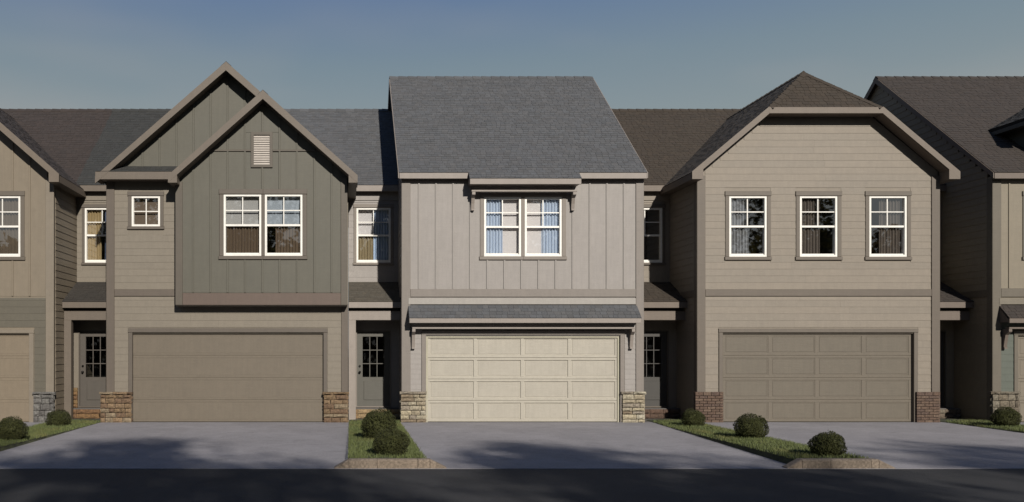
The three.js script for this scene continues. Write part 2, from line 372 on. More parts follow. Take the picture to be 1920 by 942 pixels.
// ---------------------------------------------------------------- windows, doors
function bars(x0, x1, y0, y1, t, z0, z1) { return mergeGeometries([box(x0, x0 + t, y0, y1, z0, z1), box(x1 - t, x1, y0, y1, z0, z1), box(x0 + t, x1 - t, y0, y0 + t, z0, z1), box(x0 + t, x1 - t, y1 - t, y1, z0, z1)]); }
const pleatMats = {};
function curtainGeo(x0, x1, y0, y1, z, pleat = 0.075, amp = 0.022) {
  const n = Math.max(8, Math.round((x1 - x0) / pleat) * 8), g = new THREE.PlaneGeometry(x1 - x0, y1 - y0, n, 1).translate((x0 + x1) / 2, (y0 + y1) / 2, z), p = g.attributes.position;
  for (let i = 0; i < p.count; i++) { const x = p.getX(i); p.setZ(i, z + amp * Math.sin(x / pleat * 6.283) + 0.008 * Math.sin(x * 31 + 1)); }
  g.computeVertexNormals(); return g;
}
// a sash window in a wall face at z: outer size of the white frame x0..x1, y0..y1
function makeWindow(parent, x0, x1, y0, y1, z, o) {
  const t = 0.05, f = part('window', bars(x0, x1, y0, y1, t, z - 0.09, z + 0.012), o.frame, parent, o.label);
  const mid = o.square ? null : y0 + (y1 - y0) * 0.5, c = o.casing ?? 0.105, zc = z + 0.028;
  if (o.trim) {
    const L = o.joinLeft ? 0 : c, R = o.joinRight ? 0 : c, jl = o.joinLeft ? o.joinLeft : 0, jr = o.joinRight ? o.joinRight : 0;
    part('head_casing', chamfered(x0 - L - jl - (L ? 0.012 : 0), x1 + R + jr + (R ? 0.012 : 0), y1 + 0.002, y1 + c + 0.02, z - 0.02, zc + 0.012), o.trim, f);
    part('sill', chamfered(x0 - L - jl - (L ? 0.02 : 0), x1 + R + jr + (R ? 0.02 : 0), y0 - c * 0.85, y0 - 0.002, z - 0.02, zc + 0.02), o.trim, f);
    if (L) part('side_casing', chamfered(x0 - c, x0 - 0.002, y0, y1, z - 0.02, zc), o.trim, f);
    if (R) part('side_casing', chamfered(x1 + 0.002, x1 + c, y0, y1, z - 0.02, zc), o.trim, f);
    if (o.mull) part('mullion_casing', chamfered(x1 + 0.002, x1 + o.mull - 0.002, y0, y1, z - 0.02, zc - 0.006), o.trim, f);
  }
  const a = x0 + t, b = x1 - t, cx = (a + b) / 2, lo = y0 + t, hi = y1 - t, m = 0.012;
  const cells = [];
  if (o.square) {
    const cy = (lo + hi) / 2;
    part('muntin', box(cx - m, cx + m, lo, hi, z - 0.05, z - 0.022), o.frame, f);
    part('muntin', box(a, cx - m, cy - m, cy + m, z - 0.05, z - 0.022), o.frame, f); part('muntin', box(cx + m, b, cy - m, cy + m, z - 0.05, z - 0.022), o.frame, f);
    cells.push([a, cx, lo, cy], [cx, b, lo, cy], [a, cx, cy, hi], [cx, b, cy, hi]);
  } else {
    const cy = (mid + hi) / 2 + 0.01;
    part('meeting_rail', box(a, b, mid - 0.024, mid + 0.024, z - 0.07, z - 0.012), o.frame, f);
    part('sash_rail', box(a, b, lo, lo + 0.03, z - 0.07, z - 0.03), o.frame, f);
    part('muntin', box(cx - m, cx + m, mid + 0.024, hi, z - 0.05, z - 0.02), o.frame, f);
    part('muntin', box(a, cx - m, cy - m, cy + m, z - 0.05, z - 0.02), o.frame, f); part('muntin', box(cx + m, b, cy - m, cy + m, z - 0.05, z - 0.02), o.frame, f);
    cells.push([a, b, lo + 0.03, mid - 0.024], [a, cx, mid + 0.024, cy], [cx, b, mid + 0.024, cy], [a, cx, cy, hi], [cx, b, cy, hi]);
  }
  cells.forEach(([p, q, u, v], i) => part('pane', metreUV(new THREE.PlaneGeometry(q - p, v - u).translate((p + q) / 2, (u + v) / 2, z - (i === 0 && !o.square ? 0.06 : 0.04))), glass, f));
  for (const [fa, fb, mat, flat, g0 = 0, g1 = 1] of o.curtains ?? []) {
    const Y = (g) => g <= 0 ? y0 - 0.08 : g >= 1 ? y1 + 0.08 : y0 + (y1 - y0) * g;
    const p = a + (b - a) * fa - (fa === 0 ? 0.1 : 0), q = a + (b - a) * fb + (fb === 1 ? 0.1 : 0);
    if (flat) part('blind', box(p, q, Y(g0), Y(g1), z - 0.14, z - 0.135), mat, f); else part('curtain', curtainGeo(p, q, Y(g0), Y(g1), z - 0.105), mat, f);
  }
  return f;
}
function garageDoor(parent, cx, w, h, z, mat, relief, label) {
  const x0 = cx - w / 2, d = part('garage_door', box(x0, x0 + w, 0.012, h, z - 0.06, z), mat[0], parent, label);
  const sec = h / 4, cols = 4, st = 0.085, rl = 0.13;
  const pw = (w - st * 5) / 4;
  for (let s = 0; s < 4; s++) {
    const y0 = 0.012 + s * (h - 0.012) / 4, y1 = 0.012 + (s + 1) * (h - 0.012) / 4;
    part('rail', chamfered(x0, x0 + w, y0 + 0.003, y0 + rl / 2, z, z + relief, 0.004), mat[0], d);
    part('rail', chamfered(x0, x0 + w, y1 - rl / 2, y1 - 0.003, z, z + relief, 0.004), mat[0], d);
    if (relief < 0.009) { part('panel', box(x0, x0 + w, y0 + rl / 2, y1 - rl / 2, z, z + relief - 0.0008), mat[0], d); continue; }
    for (let c = 0; c <= cols; c++) part('stile', box(x0 + c * (pw + st), x0 + c * (pw + st) + st, y0 + rl / 2, y1 - rl / 2, z, z + relief - 0.001), mat[0], d);
    for (let c = 0; c < cols; c++) { const a = x0 + st + c * (pw + st); part('panel', chamfered(a + 0.03, a + pw - 0.03, y0 + rl / 2 + 0.025, y1 - rl / 2 - 0.025, z, z + relief * 0.22, 0.005), mat[1 % mat.length], d); }
  }
  return d;
}
function frontDoor(parent, x0, x1, y0, y1, z, mat, frameMat) {
  const d = part('front_door', mergeGeometries([box(x0, x0 + 0.15, y0, y1, z - 0.045, z), box(x1 - 0.15, x1, y0, y1, z - 0.045, z), box(x0 + 0.15, x1 - 0.15, y0, y0 + 0.78, z - 0.045, z), box(x0 + 0.15, x1 - 0.15, y1 - 0.13, y1, z - 0.045, z)]), mat, parent);
  const a = x0 + 0.15, b = x1 - 0.15, lo = y0 + 0.78, hi = y1 - 0.13;
  for (const k of [1, 2]) part('muntin', box(a + (b - a) * k / 3 - 0.01, a + (b - a) * k / 3 + 0.01, lo, hi, z - 0.03, z - 0.01), frameMat, d);
  for (const k of [1, 2]) part('muntin', box(a, b, lo + (hi - lo) * k / 3 - 0.01, lo + (hi - lo) * k / 3 + 0.01, z - 0.028, z - 0.009), frameMat, d);
  part('pane', metreUV(new THREE.PlaneGeometry(b - a, hi - lo).translate((a + b) / 2, (lo + hi) / 2, z - 0.035)), doorGlass, d);
  part('panel', chamfered(a + 0.03, b - 0.03, y0 + 0.16, y0 + 0.68, z, z + 0.012, 0.01), mat, d);
  part('handle', new THREE.SphereGeometry(0.032, 12, 8).translate(x0 + 0.075, y0 + 0.92, z + 0.055), darkMetal, d);
  part('handle_plate', new THREE.CylinderGeometry(0.03, 0.03, 0.05, 12).rotateX(Math.PI / 2).translate(x0 + 0.075, y0 + 0.92, z + 0.022), darkMetal, d);
  part('deadbolt', new THREE.CylinderGeometry(0.028, 0.028, 0.03, 12).rotateX(Math.PI / 2).translate(x0 + 0.075, y0 + 1.08, z + 0.012), darkMetal, d);
  return d;
}
function bracket(parent, x, y, reach, drop, mat) {           // knee bracket under an awning
  const w = 0.04;
  return part('bracket', extrX([[0, y], [reach, y], [reach, y - 0.07], [reach * 0.55, y - drop * 0.3], [0.1, y - drop * 0.62], [0.075, y - drop * 0.9], [0.1, y - drop * 0.93], [0.1, y - drop], [0, y - drop]], x - w, x + w), mat, parent);
}
// small shed roof on brackets over an opening
function awning(parent, x0, x1, yTop, yEave, reach, mats, seed, drop, label) {
  const rise = yTop - yEave, l = Math.hypot(rise, reach), pl = plane(V(x0, yEave, reach), V(1, 0, 0), V(0, rise, -reach).normalize());
  const r = roofPlane('awning_roof', pl, [[[0, 0], [x1 - x0, 0], [x1 - x0, l], [0, l]]], mats.roof, parent, seed, 0.03);
  if (label) r.userData.label = label;
  part('fascia', chamfered(x0 + 0.005, x1 - 0.005, yEave - 0.125, yEave - 0.006, reach - 0.045, reach - 0.005), mats.fascia, r);
  part('soffit', box(x0 + 0.03, x1 - 0.03, yEave - 0.1, yEave - 0.085, 0.02, reach - 0.046), mats.fascia, r);
  for (const s of [0, 1]) part('side_board', extrX([[0.02, yEave - 0.1], [reach - 0.046, yEave - 0.1], [reach - 0.046, yEave - 0.04], [0.02, yTop - 0.07]], s ? x1 - 0.03 : x0 + 0.008, s ? x1 - 0.008 : x0 + 0.03), mats.fascia, r);
  part('flashing_board', chamfered(x0, x1 - 0.03, yTop + 0.005, yTop + 0.165, 0.008, 0.045), mats.light, r);
  part('beam', chamfered(x0 + 0.085, x1 - 0.115, yEave - 0.268, yEave - 0.226, reach - 0.24, reach - 0.12, 0.004), mats.fascia, r);
  bracket(r, x0 + 0.125, yEave - 0.269, reach - 0.13, drop, mats.fascia); bracket(r, x1 - 0.125 - 0.03, yEave - 0.269, reach - 0.13, drop, mats.fascia);
}

// ---------------------------------------------------------------- the entry between two houses (belongs to the house on its right)
const HALF = 3.045, XA = -4.425, XB = -HALF, RZ = -1.9;
function entry(h, p) {
  const yT = 6.22, win = [XA + 0.22, XA + 1.16, 4.24, 5.75];
  const w = part('recess_wall', extr([[XA, 2.6], [XB, 2.6], [XB, yT + 0.2], [XA, yT + 0.2]], RZ - 0.15, RZ, [win]), p.siding[0], h);
  lapSiding(w, p.siding, XA + 0.002, XB - 0.002, 3.5, 5.95, RZ, [[win[0] - 0.07, win[1] + 0.07, win[2] - 0.08, win[3] + 0.07]], p.seed + 1);
  part('frieze_board', chamfered(XA + 0.002, XB - 0.002, 5.95, 6.2, RZ, RZ + 0.03), p.siding[1], w);
  makeWindow(h, ...win, RZ, { frame: p.frame, trim: p.casingMat, casing: 0.075, curtains: p.recessCurtains });
  const r = sideGable('roof', p.roofX[0], p.roofX[1], RZ + 0.22, 6.34, 0.8, -5.58, p.roofMat, h, p.seed + 2);
  part('fascia', chamfered(XA + 0.003, XB - 0.003, 6.17, 6.335, RZ + 0.175, RZ + 0.215), p.fascia, r.roof);
  part('soffit', box(XA + 0.003, XB - 0.003, 6.2, 6.215, RZ + 0.03, RZ + 0.174), p.fascia, r.roof);
  part('hall_wall', box(XA, XB, 0, 6.2, -4.3, -4.2), interior, h); part('hall_floor', box(XA, XB, 2.7, 2.9, -4.19, RZ - 0.16), interior, h);
  // porch
  const ez = -0.65, ey = 3.1, ty = 3.71, run = ez - RZ, l = Math.hypot(run, ty - ey), pl = plane(V(XA + 0.004, ey, ez), V(1, 0, 0), V(0, ty - ey, -run).normalize());
  const pr = roofPlane('porch_roof', pl, [[[0, 0], [XB - XA - 0.008, 0], [XB - XA - 0.008, l], [0, l]]], p.porchRoof ?? p.roofMat, h, p.seed + 3, 0.05);
  part('fascia', chamfered(XA + 0.004, XB - 0.004, ey - 0.165, ey - 0.008, ez - 0.045, ez - 0.005), p.fascia, pr);
  part('soffit', box(XA + 0.004, XB - 0.004, ey - 0.14, ey - 0.125, -1.4, ez - 0.046), p.fascia, pr);
  part('porch_beam', chamfered(XA + 0.004, XB - 0.004, 2.62, 2.84, -0.95, -0.8), p.fascia, h);
  part('porch_ceiling', box(XA + 0.004, XB - 0.004, 2.84, 2.86, -1.4, -0.8), p.fascia, h);
  part('porch_post', chamfered(XA + 0.004, XA + 0.195, 0, 2.62, -0.96, -0.79), p.fascia, h);
  const dz = -1.4, dw = part('door_wall', extr([[XA + 0.003, 0.28], [XB - 0.003, 0.28], [XB - 0.003, 3.0], [XA + 0.003, 3.0]], dz - 0.16, dz, [[XA + 0.2, XA + 1.15, 0.29, 2.36]]), p.siding[0], h);
  part('door_casing', bars(XA + 0.2, XA + 1.15, 0.29, 2.36, 0.03, dz - 0.1, dz + 0.015), p.casingMat, dw);
  frontDoor(h, XA + 0.232, XA + 1.118, 0.322, 2.328, dz - 0.04, p.door, p.door);
  const st = part('door_step', box(XA + 0.004, XB - 0.004, 0, 0.275, -1.56, -1.17), p.slab, h), rr = rng(p.seed + 8);
  let u = XA + 0.01;
  while (u < XB - 0.05) { let wd = 0.16 + rr() * 0.2; if (XB - 0.01 - u - wd < 0.1) wd = XB - 0.01 - u; for (const k of [0, 1]) { const o = part('stone', roughBlock(wd - 0.008, 0.115, 0.07, rr), p.stepStone[Math.floor(rr() * p.stepStone.length)], st); o.position.set(u + wd / 2, 0.07 + k * 0.125, -1.175); } u += wd; }
  if (p.jambStone) { const jr = part('stone_jamb', box(XA + 0.006, XA + 0.19, 0.28, 0.82, dz, dz + 0.02), mortar, h); for (let k = 0; k < 5; k++) { const o = part('stone', roughBlock(0.175, 0.1, 0.06, rr), p.stepStone[k % p.stepStone.length], jr); o.position.set(XA + 0.098, 0.335 + k * 0.108, dz + 0.015); } }
}
// shell behind the facade: sides, back and floors, so that the rooms are closed
function shell(h, p, topY, sideTop) {
  for (const s of [-1, 1]) {
    const w = part('side_wall', extrX(sideTop ?? [[-9.4, 0], [-0.16, 0], [-0.16, topY], [-9.4, topY]], s < 0 ? -HALF : HALF - 0.15, s < 0 ? -HALF + 0.15 : HALF), p.siding[0], h);
    if (s < 0) { lapSide(w, p.siding, -HALF, -1, -9.4, -0.17, 0.1, 3.2, p.seed + 20); lapSide(w, p.siding, -HALF, -1, -9.4, -0.17, 3.38, sideTop ? 6.1 : topY, p.seed + 21); if (p.gableBoards) p.gableBoards(w); part('band_board', box(-HALF - 0.03, -HALF, 3.2, 3.37, -9.4, -0.17), p.trim, w); part('side_corner_board', box(-HALF - 0.034, -HALF, 0, topY, -0.168, 0.03), p.trim, w); }
  }
  part('rear_wall', box(-HALF, HALF, 0, topY, -9.6, -9.41), p.siding[0], h);
  part('upper_floor', box(-HALF + 0.16, HALF - 0.16, 2.95, 3.2, -9.4, -0.16), interior, h);
  part('room_wall', box(-HALF + 0.16, HALF - 0.16, 3.21, topY - 0.1, -4.2, -4.1), interior, h);
}
const slabMat = std([0.2, 0.185, 0.175], { map: concreteMap, bumpMap: concreteBump, bumpScale: 0.002, roughness: 0.9 });
const C16 = (n, x) => Array.from({ length: n }, (_, i) => x + i * 0.433);
const houses = {};
const HX = { taupe: 4.43, sage: -3.05, tan: 11.91, cream: -10.53, beige: 19.39 };
const topConst = (y) => () => y;

// ---- grey-taupe house in the middle
{
  const h = thing('townhouse', 'light grey taupe townhouse with cream garage door and wide slate grey roof', 'townhouse', HX.taupe, 0, FRONT, 'row of attached townhouses');
  const c = { siding: variants([0.395, 0.358, 0.328], 3, 0.05, 41), trim: paint([0.285, 0.245, 0.212]), fascia: paint([0.385, 0.33, 0.287]), light: paint([0.47, 0.435, 0.39]), frame: paint([1.2, 1.16, 1.07], { roughness: 0.4 }), casingMat: paint([0.29, 0.245, 0.205]), roofMat: shingleMat([0.168, 0.17, 0.178]), porchRoof: shingleMat([0.15, 0.13, 0.1]), seed: 100, door: paint([0.125, 0.117, 0.095]), slab: slabMat,
    stepStone: [[0.6, 0.42, 0.22], [0.66, 0.52, 0.3], [0.5, 0.32, 0.16]].map(stoneMat), roofX: [-4.43 - 2.4, -HALF - 0.02],
    recessCurtains: [[0, 0.5, std([0.5, 0.38, 0.22]), 0, 0, 0.52], [0, 0.5, std([1.1, 1.0, 0.98]), 1, 0.52, 1], [0.5, 1, std([0.8, 0.95, 1.2])]] };  // gold, pale and blue cloth: mirrored tree and sky painted into their colours
  const sb = [[0.70, 0.61, 0.44], [0.62, 0.52, 0.36], [0.78, 0.70, 0.53], [0.42, 0.32, 0.21], [0.66, 0.57, 0.41], [0.5, 0.42, 0.32], [0.74, 0.63, 0.43]].map(stoneMat);
  const slope = 0.8, eZ = 0.2, eY = 6.3, rZ = -4.7, rY = eY + (eZ - rZ) * slope;
  const roofAt = (z) => z > rZ ? eY + (eZ - z) * slope : rY - (rZ - z) * slope;
  const gW = 4.94, gH = 2.2, wy0 = 4.21, wy1 = 5.71, wins = [[-0.985, -0.05, wy0, wy1], [0.045, 0.98, wy0, wy1]];
  const wall = part('wall', extr([[-HALF, 0], [-gW / 2, 0], [-gW / 2, gH], [gW / 2, gH], [gW / 2, 0], [HALF, 0], [HALF, 6.25], [-HALF, 6.25]], -0.16, 0, wins), c.siding[0], h);
  const hw = [-1.09, 1.085, wy0 - 0.09, wy1 + 0.115];
  boardAndBatten(wall, c.siding, c.siding[2], C16(13, (785.5 - 653) / 74 - 4.43), -HALF + 0.19, HALF - 0.19, 3.38, topConst(6.06), 0, [hw], 120);
  part('frieze_board', chamfered(-HALF + 0.19, HALF - 0.19, 6.06, 6.22, 0, 0.03), c.trim, wall);
  for (const s of [-1, 1]) part('corner_board', chamfered(s < 0 ? -HALF - 0.03 : HALF - 0.19, s < 0 ? -HALF + 0.19 : HALF + 0.012, 0, 6.2, 0.002, 0.035), c.trim, wall);
  part('band_board', chamfered(-HALF + 0.192, HALF - 0.192, 3.18, 3.38, 0, 0.032), c.trim, wall);
  lapSiding(wall, c.siding, -HALF + 0.192, HALF - 0.192, 0.72, 3.0, 0, [[-gW / 2 - 0.11, gW / 2 + 0.11, 0, gH + 0.13]], 121, null, 0.128);
  for (const s of [-1, 1]) part('garage_casing', chamfered(s < 0 ? -gW / 2 - 0.1 : gW / 2 - 0.01, s < 0 ? -gW / 2 + 0.01 : gW / 2 + 0.1, 0.0, gH + 0.02, -0.1, 0.03), c.trim, wall);
  part('garage_head_casing', chamfered(-gW / 2 - 0.1, gW / 2 + 0.1, gH + 0.022, gH + 0.12, -0.1, 0.034), c.trim, wall);
  const jamb = paint([0.56, 0.52, 0.39]);
  garageDoor(h, 0, gW - 0.06, gH - 0.015, -0.085, [paint([0.58, 0.53, 0.435], { roughness: 0.5 }), paint([0.54, 0.492, 0.405], { roughness: 0.5 })], 0.024, 'cream sectional garage door with four rows of recessed panels');
  part('garage_jamb', bars(-gW / 2 + 0.012, gW / 2 - 0.012, -0.05, gH - 0.002, 0.05, -0.08, -0.03), jamb, wall);
  pier(h, 'ledge', sb, -HALF - 0.06, -gW / 2 + 0.0, 0.79, 0.1, 130); pier(h, 'ledge', sb, gW / 2 + 0.03, HALF + 0.02, 0.79, 0.1, 131);
  const skyTintedDrape = std([0.85, 0.95, 1.14], { roughness: 0.9 }), shade = std([1.22, 1.1, 1.06], { roughness: 0.9 });  // drapes tinted blue: the sky reflection is put into their colour
  makeWindow(h, ...wins[0], 0, { frame: c.frame, trim: c.casingMat, joinRight: 0.0475, mull: 0.095, curtains: [[0, 0.52, skyTintedDrape], [0.45, 1, shade, 1]] });
  makeWindow(h, ...wins[1], 0, { frame: c.frame, trim: c.casingMat, joinLeft: 0.0475, curtains: [[0.48, 1, skyTintedDrape], [0, 0.55, shade, 1]] });
  const sl = Math.hypot(1, slope), bx0 = -1.41 + HALF + 0.11, bx1 = 1.37 + HALF + 0.11, ext = 0.24 * sl;
  const rf = sideGable('roof', -HALF - 0.11, HALF + 0.04, eZ, eY, slope, rZ, c.roofMat, h, 140, [[[bx0, -ext], [bx1, -ext], [bx1, 0], [bx0, 0]]]);
  for (const [a, b] of [[-HALF - 0.1, -1.415], [1.375, HALF + 0.035]]) { part('fascia', chamfered(a, b, eY - 0.155, eY - 0.01, eZ - 0.045, eZ - 0.003), c.fascia, rf.roof); part('soffit', box(a + 0.02, b, eY - 0.13, eY - 0.115, 0.03, eZ - 0.046), c.fascia, rf.roof); }
  const by = eY - 0.24 * slope, bz = eZ + 0.24;
  part('fascia', chamfered(-1.405, 1.365, by - 0.15, by - 0.01, bz - 0.045, bz - 0.003), c.fascia, rf.roof);
  part('soffit', box(-1.39, 1.35, by - 0.13, by - 0.115, 0.035, bz - 0.046), c.fascia, rf.roof);
  for (const s of [-1, 1]) part('side_board', extrX([[0.032, by - 0.1], [bz - 0.046, by - 0.1], [bz - 0.046, by - 0.03], [0.032, by + 0.22]], s < 0 ? -1.4 : 1.33, s < 0 ? -1.37 : 1.36), c.fascia, rf.roof);
  part('beam', chamfered(-1.34, 1.3, by - 0.305, by - 0.262, 0.16, 0.28, 0.004), c.fascia, rf.roof);
  for (const x of [-1.285, 1.245]) bracket(rf.roof, x, by - 0.306, 0.27, 0.44, c.fascia);
  // rake boards and the gable ends
  for (const s of [-1, 1]) {
    const x0 = s < 0 ? -HALF - 0.13 : HALF + 0.042, x1 = s < 0 ? -HALF - 0.112 : HALF + 0.06;
    part('rake_board', extrX([[eZ - 0.01, eY - 0.14], [eZ - 0.01, eY + 0.0], [rZ, rY + 0.0], [2 * rZ - eZ, eY], [2 * rZ - eZ, eY - 0.16], [rZ, rY - 0.18]], x0, x1), c.fascia, rf.roof);
  }
  c.gableBoards = (w) => lapSide(w, c.siding, -HALF, -1, 0, 0, 6.1, rY - 0.2, 160, (y) => { const d = (y + 0.15 - eY) / slope; return [Math.max(-9.4, 2 * rZ - eZ + d), Math.min(-0.17, eZ - d)]; });
  shell(h, c, 6.2, [[-9.4, 0], [-0.16, 0], [-0.16, 6.25], [eZ - 0.16, roofAt(-0.16) - 0.16], [rZ, rY - 0.14], [-9.4, roofAt(-9.4) - 0.14]].filter((q, i) => i !== 3));
  awning(h, -2.91, 2.88, 2.985, 2.635, 0.38, { roof: c.roofMat, fascia: c.fascia, light: c.light }, 150, 0.5);
  entry(h, c);
  houses.taupe = h;
}
// ---- sage green house with two gables
{
  const h = thing('townhouse', 'sage green townhouse with two stacked front gables and taupe garage door', 'townhouse', HX.sage, 0, FRONT, 'row of attached townhouses');
  const c = { siding: variants([0.269, 0.226, 0.170], 3, 0.04, 51), trim: paint([0.150, 0.117, 0.088]), fascia: paint([0.185, 0.146, 0.110]), frame: paint([1.2, 1.16, 1.07], { roughness: 0.45 }), casingMat: paint([0.144, 0.116, 0.089]), roofMat: shingleMat([0.062, 0.062, 0.058]), porchRoof: shingleMat([0.06, 0.05, 0.04]), seed: 200, door: paint([0.108, 0.091, 0.073]), slab: slabMat,  // siding, trim, garage and roof darker than true: dimming put into the colours
    stepStone: [[0.36, 0.2, 0.08], [0.42, 0.26, 0.11], [0.3, 0.16, 0.07]].map(stoneMat), roofX: [-4.43, 0.65], jambStone: true, recessCurtains: [[0, 0.45, std([0.6, 0.42, 0.2])], [0.55, 1, std([0.16, 0.2, 0.32])]] };
  const green = variants([0.131, 0.121, 0.089], 3, 0.05, 52), gtrim = paint([0.130, 0.106, 0.078]), skirt = paint([0.154, 0.104, 0.078]);
  const st = [[0.36, 0.235, 0.125], [0.43, 0.285, 0.16], [0.3, 0.185, 0.105], [0.45, 0.34, 0.215]].map(stoneMat);
  const gW = 4.86, gH = 2.26, S = 0.877, A = 9.0, z0 = 0.35;
  const small = [-2.44, -1.72, 4.97, 5.74], rt = (x) => A - S * Math.abs(x);
  const wall = part('wall', extr([[-HALF, 0], [-gW / 2, 0], [-gW / 2, gH], [gW / 2, gH], [gW / 2, 0], [HALF, 0], [HALF, rt(HALF) - 0.14], [0, A - 0.16], [-HALF, rt(HALF) - 0.14]], -0.16, 0, [small, [-1.1, 2.9, 3.3, 6.0]]), c.siding[0], h);
  lapSiding(wall, c.siding, -HALF + 0.17, -1.2, 3.38, 6.1, 0, [[small[0] - 0.08, small[1] + 0.08, small[2] - 0.08, small[3] + 0.09]], 220);
  lapSiding(wall, c.siding, -HALF + 0.17, HALF - 0.17, 0.7, 3.19, 0, [[-gW / 2 - 0.1, gW / 2 + 0.1, 0, gH + 0.12]], 221);
  const gt = (x) => rt(x) - 0.17; gt.kink = 0;
  boardAndBatten(wall, green, green[1], C16(12, -2.6), -2.62, 2.6, 6.12, (x) => Math.max(6.15, gt(x)), 0.002, [], 222);
  part('band_board', chamfered(-HALF + 0.172, -1.26, 3.2, 3.37, 0, 0.035), c.trim, wall);
  for (const s of [-1, 1]) part('corner_board', chamfered(s < 0 ? -HALF - 0.03 : HALF - 0.17, s < 0 ? -HALF + 0.17 : HALF + 0.002, 0, s < 0 ? 6.1 : 3.0, 0.002, 0.036), c.trim, wall);
  for (const s of [-1, 1]) part('garage_casing', chamfered(s < 0 ? -gW / 2 - 0.09 : gW / 2 - 0.01, s < 0 ? -gW / 2 + 0.01 : gW / 2 + 0.09, 0, gH + 0.02, -0.1, 0.03), c.casingMat, wall);
  part('garage_head_casing', chamfered(-gW / 2 - 0.1, gW / 2 + 0.1, gH + 0.022, gH + 0.13, -0.1, 0.036), c.casingMat, wall);
  garageDoor(h, 0, gW - 0.02, gH, -0.07, [paint([0.195, 0.157, 0.112])], 0.007, 'taupe flush sectional garage door');
  pier(h, 'field', st, -HALF - 0.17, -gW / 2 - 0.0, 0.78, 0.1, 230); pier(h, 'ledge', st, gW / 2 + 0.0, HALF - 0.002, 0.78, 0.1, 231);
  makeWindow(h, ...small, 0, { square: true, frame: c.frame, trim: c.casingMat, casing: 0.09, curtains: [[0, 1, std([0.22, 0.15, 0.1]), 1]] });
  // the big gable
  const G = frontGable(0, 3.24, A, S, z0, 5.6, c.roofMat, h, 240);
  const rake = (cx, half, ap, sl, zz, par, hgt = 0.17, from = 0) => { for (const s of [-1, 1]) part('rake_board', extr([[cx + s * (half + 0.02), ap - sl * half - hgt + 0.0], [cx + s * (half + 0.02), ap - sl * half + 0.01], [cx, ap + 0.025], [cx, ap - hgt - 0.02]], zz - 0.005, zz + 0.035), c.fascia, par[s]); };
  const soff = (cx, half, ap, sl, zA, zB, par) => { for (const s of [-1, 1]) part('soffit', extr([[cx + s * half, ap - sl * half - 0.165], [cx + s * half, ap - sl * half - 0.14], [cx, ap - 0.14], [cx, ap - 0.165]], zA, zB), c.fascia, par[s]); };
  rake(0, 3.24, A, S, z0, G); soff(0, 3.2, A, S, 0.03, z0 - 0.006, G);
  // eave return along the left of the big gable
  const rp = plane(V(-3.26, 6.29, 0.385), V(1, 0, 0), V(0, 0.2, -0.37).normalize());
  const er = roofPlane('eave_return', rp, [[[0, 0], [2.2, 0], [2.2, 0.42], [0.25, 0.42]]], c.roofMat, h, 245, 0.03);
  part('fascia', chamfered(-3.26, -1.2, 6.09, 6.285, 0.33, 0.38), c.fascia, er); part('soffit', box(-3.24, -1.26, 6.1, 6.118, 0.03, 0.33), c.fascia, er); part('end_board', box(-3.258, -3.225, 6.092, 6.28, -0.3, 0.329), c.fascia, er);
  // the projecting bay
  const bz = 0.3, cx = 0.95, bh = 2.31, S2 = 0.9, A2 = 8.2, bx0 = -1.25, bx1 = HALF - 0.02, bt = (x) => A2 - S2 * Math.abs(x - cx) - 0.16, wy0 = 4.19, wy1 = 5.73, wins = [[-0.065, 0.875, wy0, wy1], [0.965, 1.905, wy0, wy1]], vent = [0.68, 1.1, 6.46, 7.22];
  const bay = part('bay_wall', extr([[bx0, 2.96], [bx1, 2.96], [bx1, bt(bx1)], [cx, bt(cx)], [bx0, bt(bx0)]], bz - 0.14, bz, wins), green[0], h);
  part('bay_side', box(bx0, bx0 + 0.1, 2.96, 6.0, 0.001, bz - 0.141), green[0], bay); part('bay_side', box(bx1 - 0.1, bx1, 2.96, 6.0, 0.001, bz - 0.141), green[0], bay); part('bay_underside', box(bx0, bx1, 2.94, 2.958, 0.001, bz), gtrim, bay);
  const bt2 = (x) => bt(x); bt2.kink = cx;
  boardAndBatten(bay, green, green[1], C16(10, bx0 + 0.42), bx0 + 0.16, bx1 - 0.16, 3.27, bt2, bz, [[-0.18, 2.02, wy0 - 0.1, wy1 + 0.12], [vent[0] - 0.06, vent[1] + 0.06, vent[2] - 0.06, vent[3] + 0.06]], 250);
  for (const s of [0, 1]) part('corner_board', chamfered(s ? bx1 - 0.16 : bx0 - 0.02, s ? bx1 + 0.004 : bx0 + 0.16, 2.96, bt(s ? bx1 : bx0) - 0.02, bz + 0.002, bz + 0.034), gtrim, bay);
  part('skirt_board', chamfered(bx0 + 0.162, bx1 - 0.162, 2.96, 3.26, bz, bz + 0.034), skirt, bay);
  for (const [a, b] of [[cx - 1.42, vent[0] - 0.062], [vent[1] + 0.062, cx + 1.42]]) part('gable_band', chamfered(a, b, 6.8, 6.845, bz, bz + 0.036), gtrim, bay);
  const vm = part('gable_vent', bars(vent[0] - 0.06, vent[1] + 0.06, vent[2] - 0.06, vent[3] + 0.06, 0.07, bz, bz + 0.04), gtrim, h), vl = paint([0.679, 0.608, 0.538]);
  for (let k = 0; k < 13; k++) { const y = vent[2] + 0.012 + k * 0.056; part('louver', extrX([[bz + 0.002, y + 0.045], [bz + 0.002, y + 0.053], [bz + 0.03, y + 0.008], [bz + 0.03, y]], vent[0] + 0.01, vent[1] - 0.01), vl, vm); }
  part('vent_back', box(vent[0] + 0.01, vent[1] - 0.01, vent[2], vent[3], bz + 0.0005, bz + 0.0018), vl, vm);
  const skyMirrorPale = std([0.62, 0.58, 0.55]), skyMirrorBlue = std([0.5, 0.54, 0.6]), brn = std([0.2, 0.13, 0.08]);  // pale upper blinds and brown lower curtains paint the sky and tree reflections
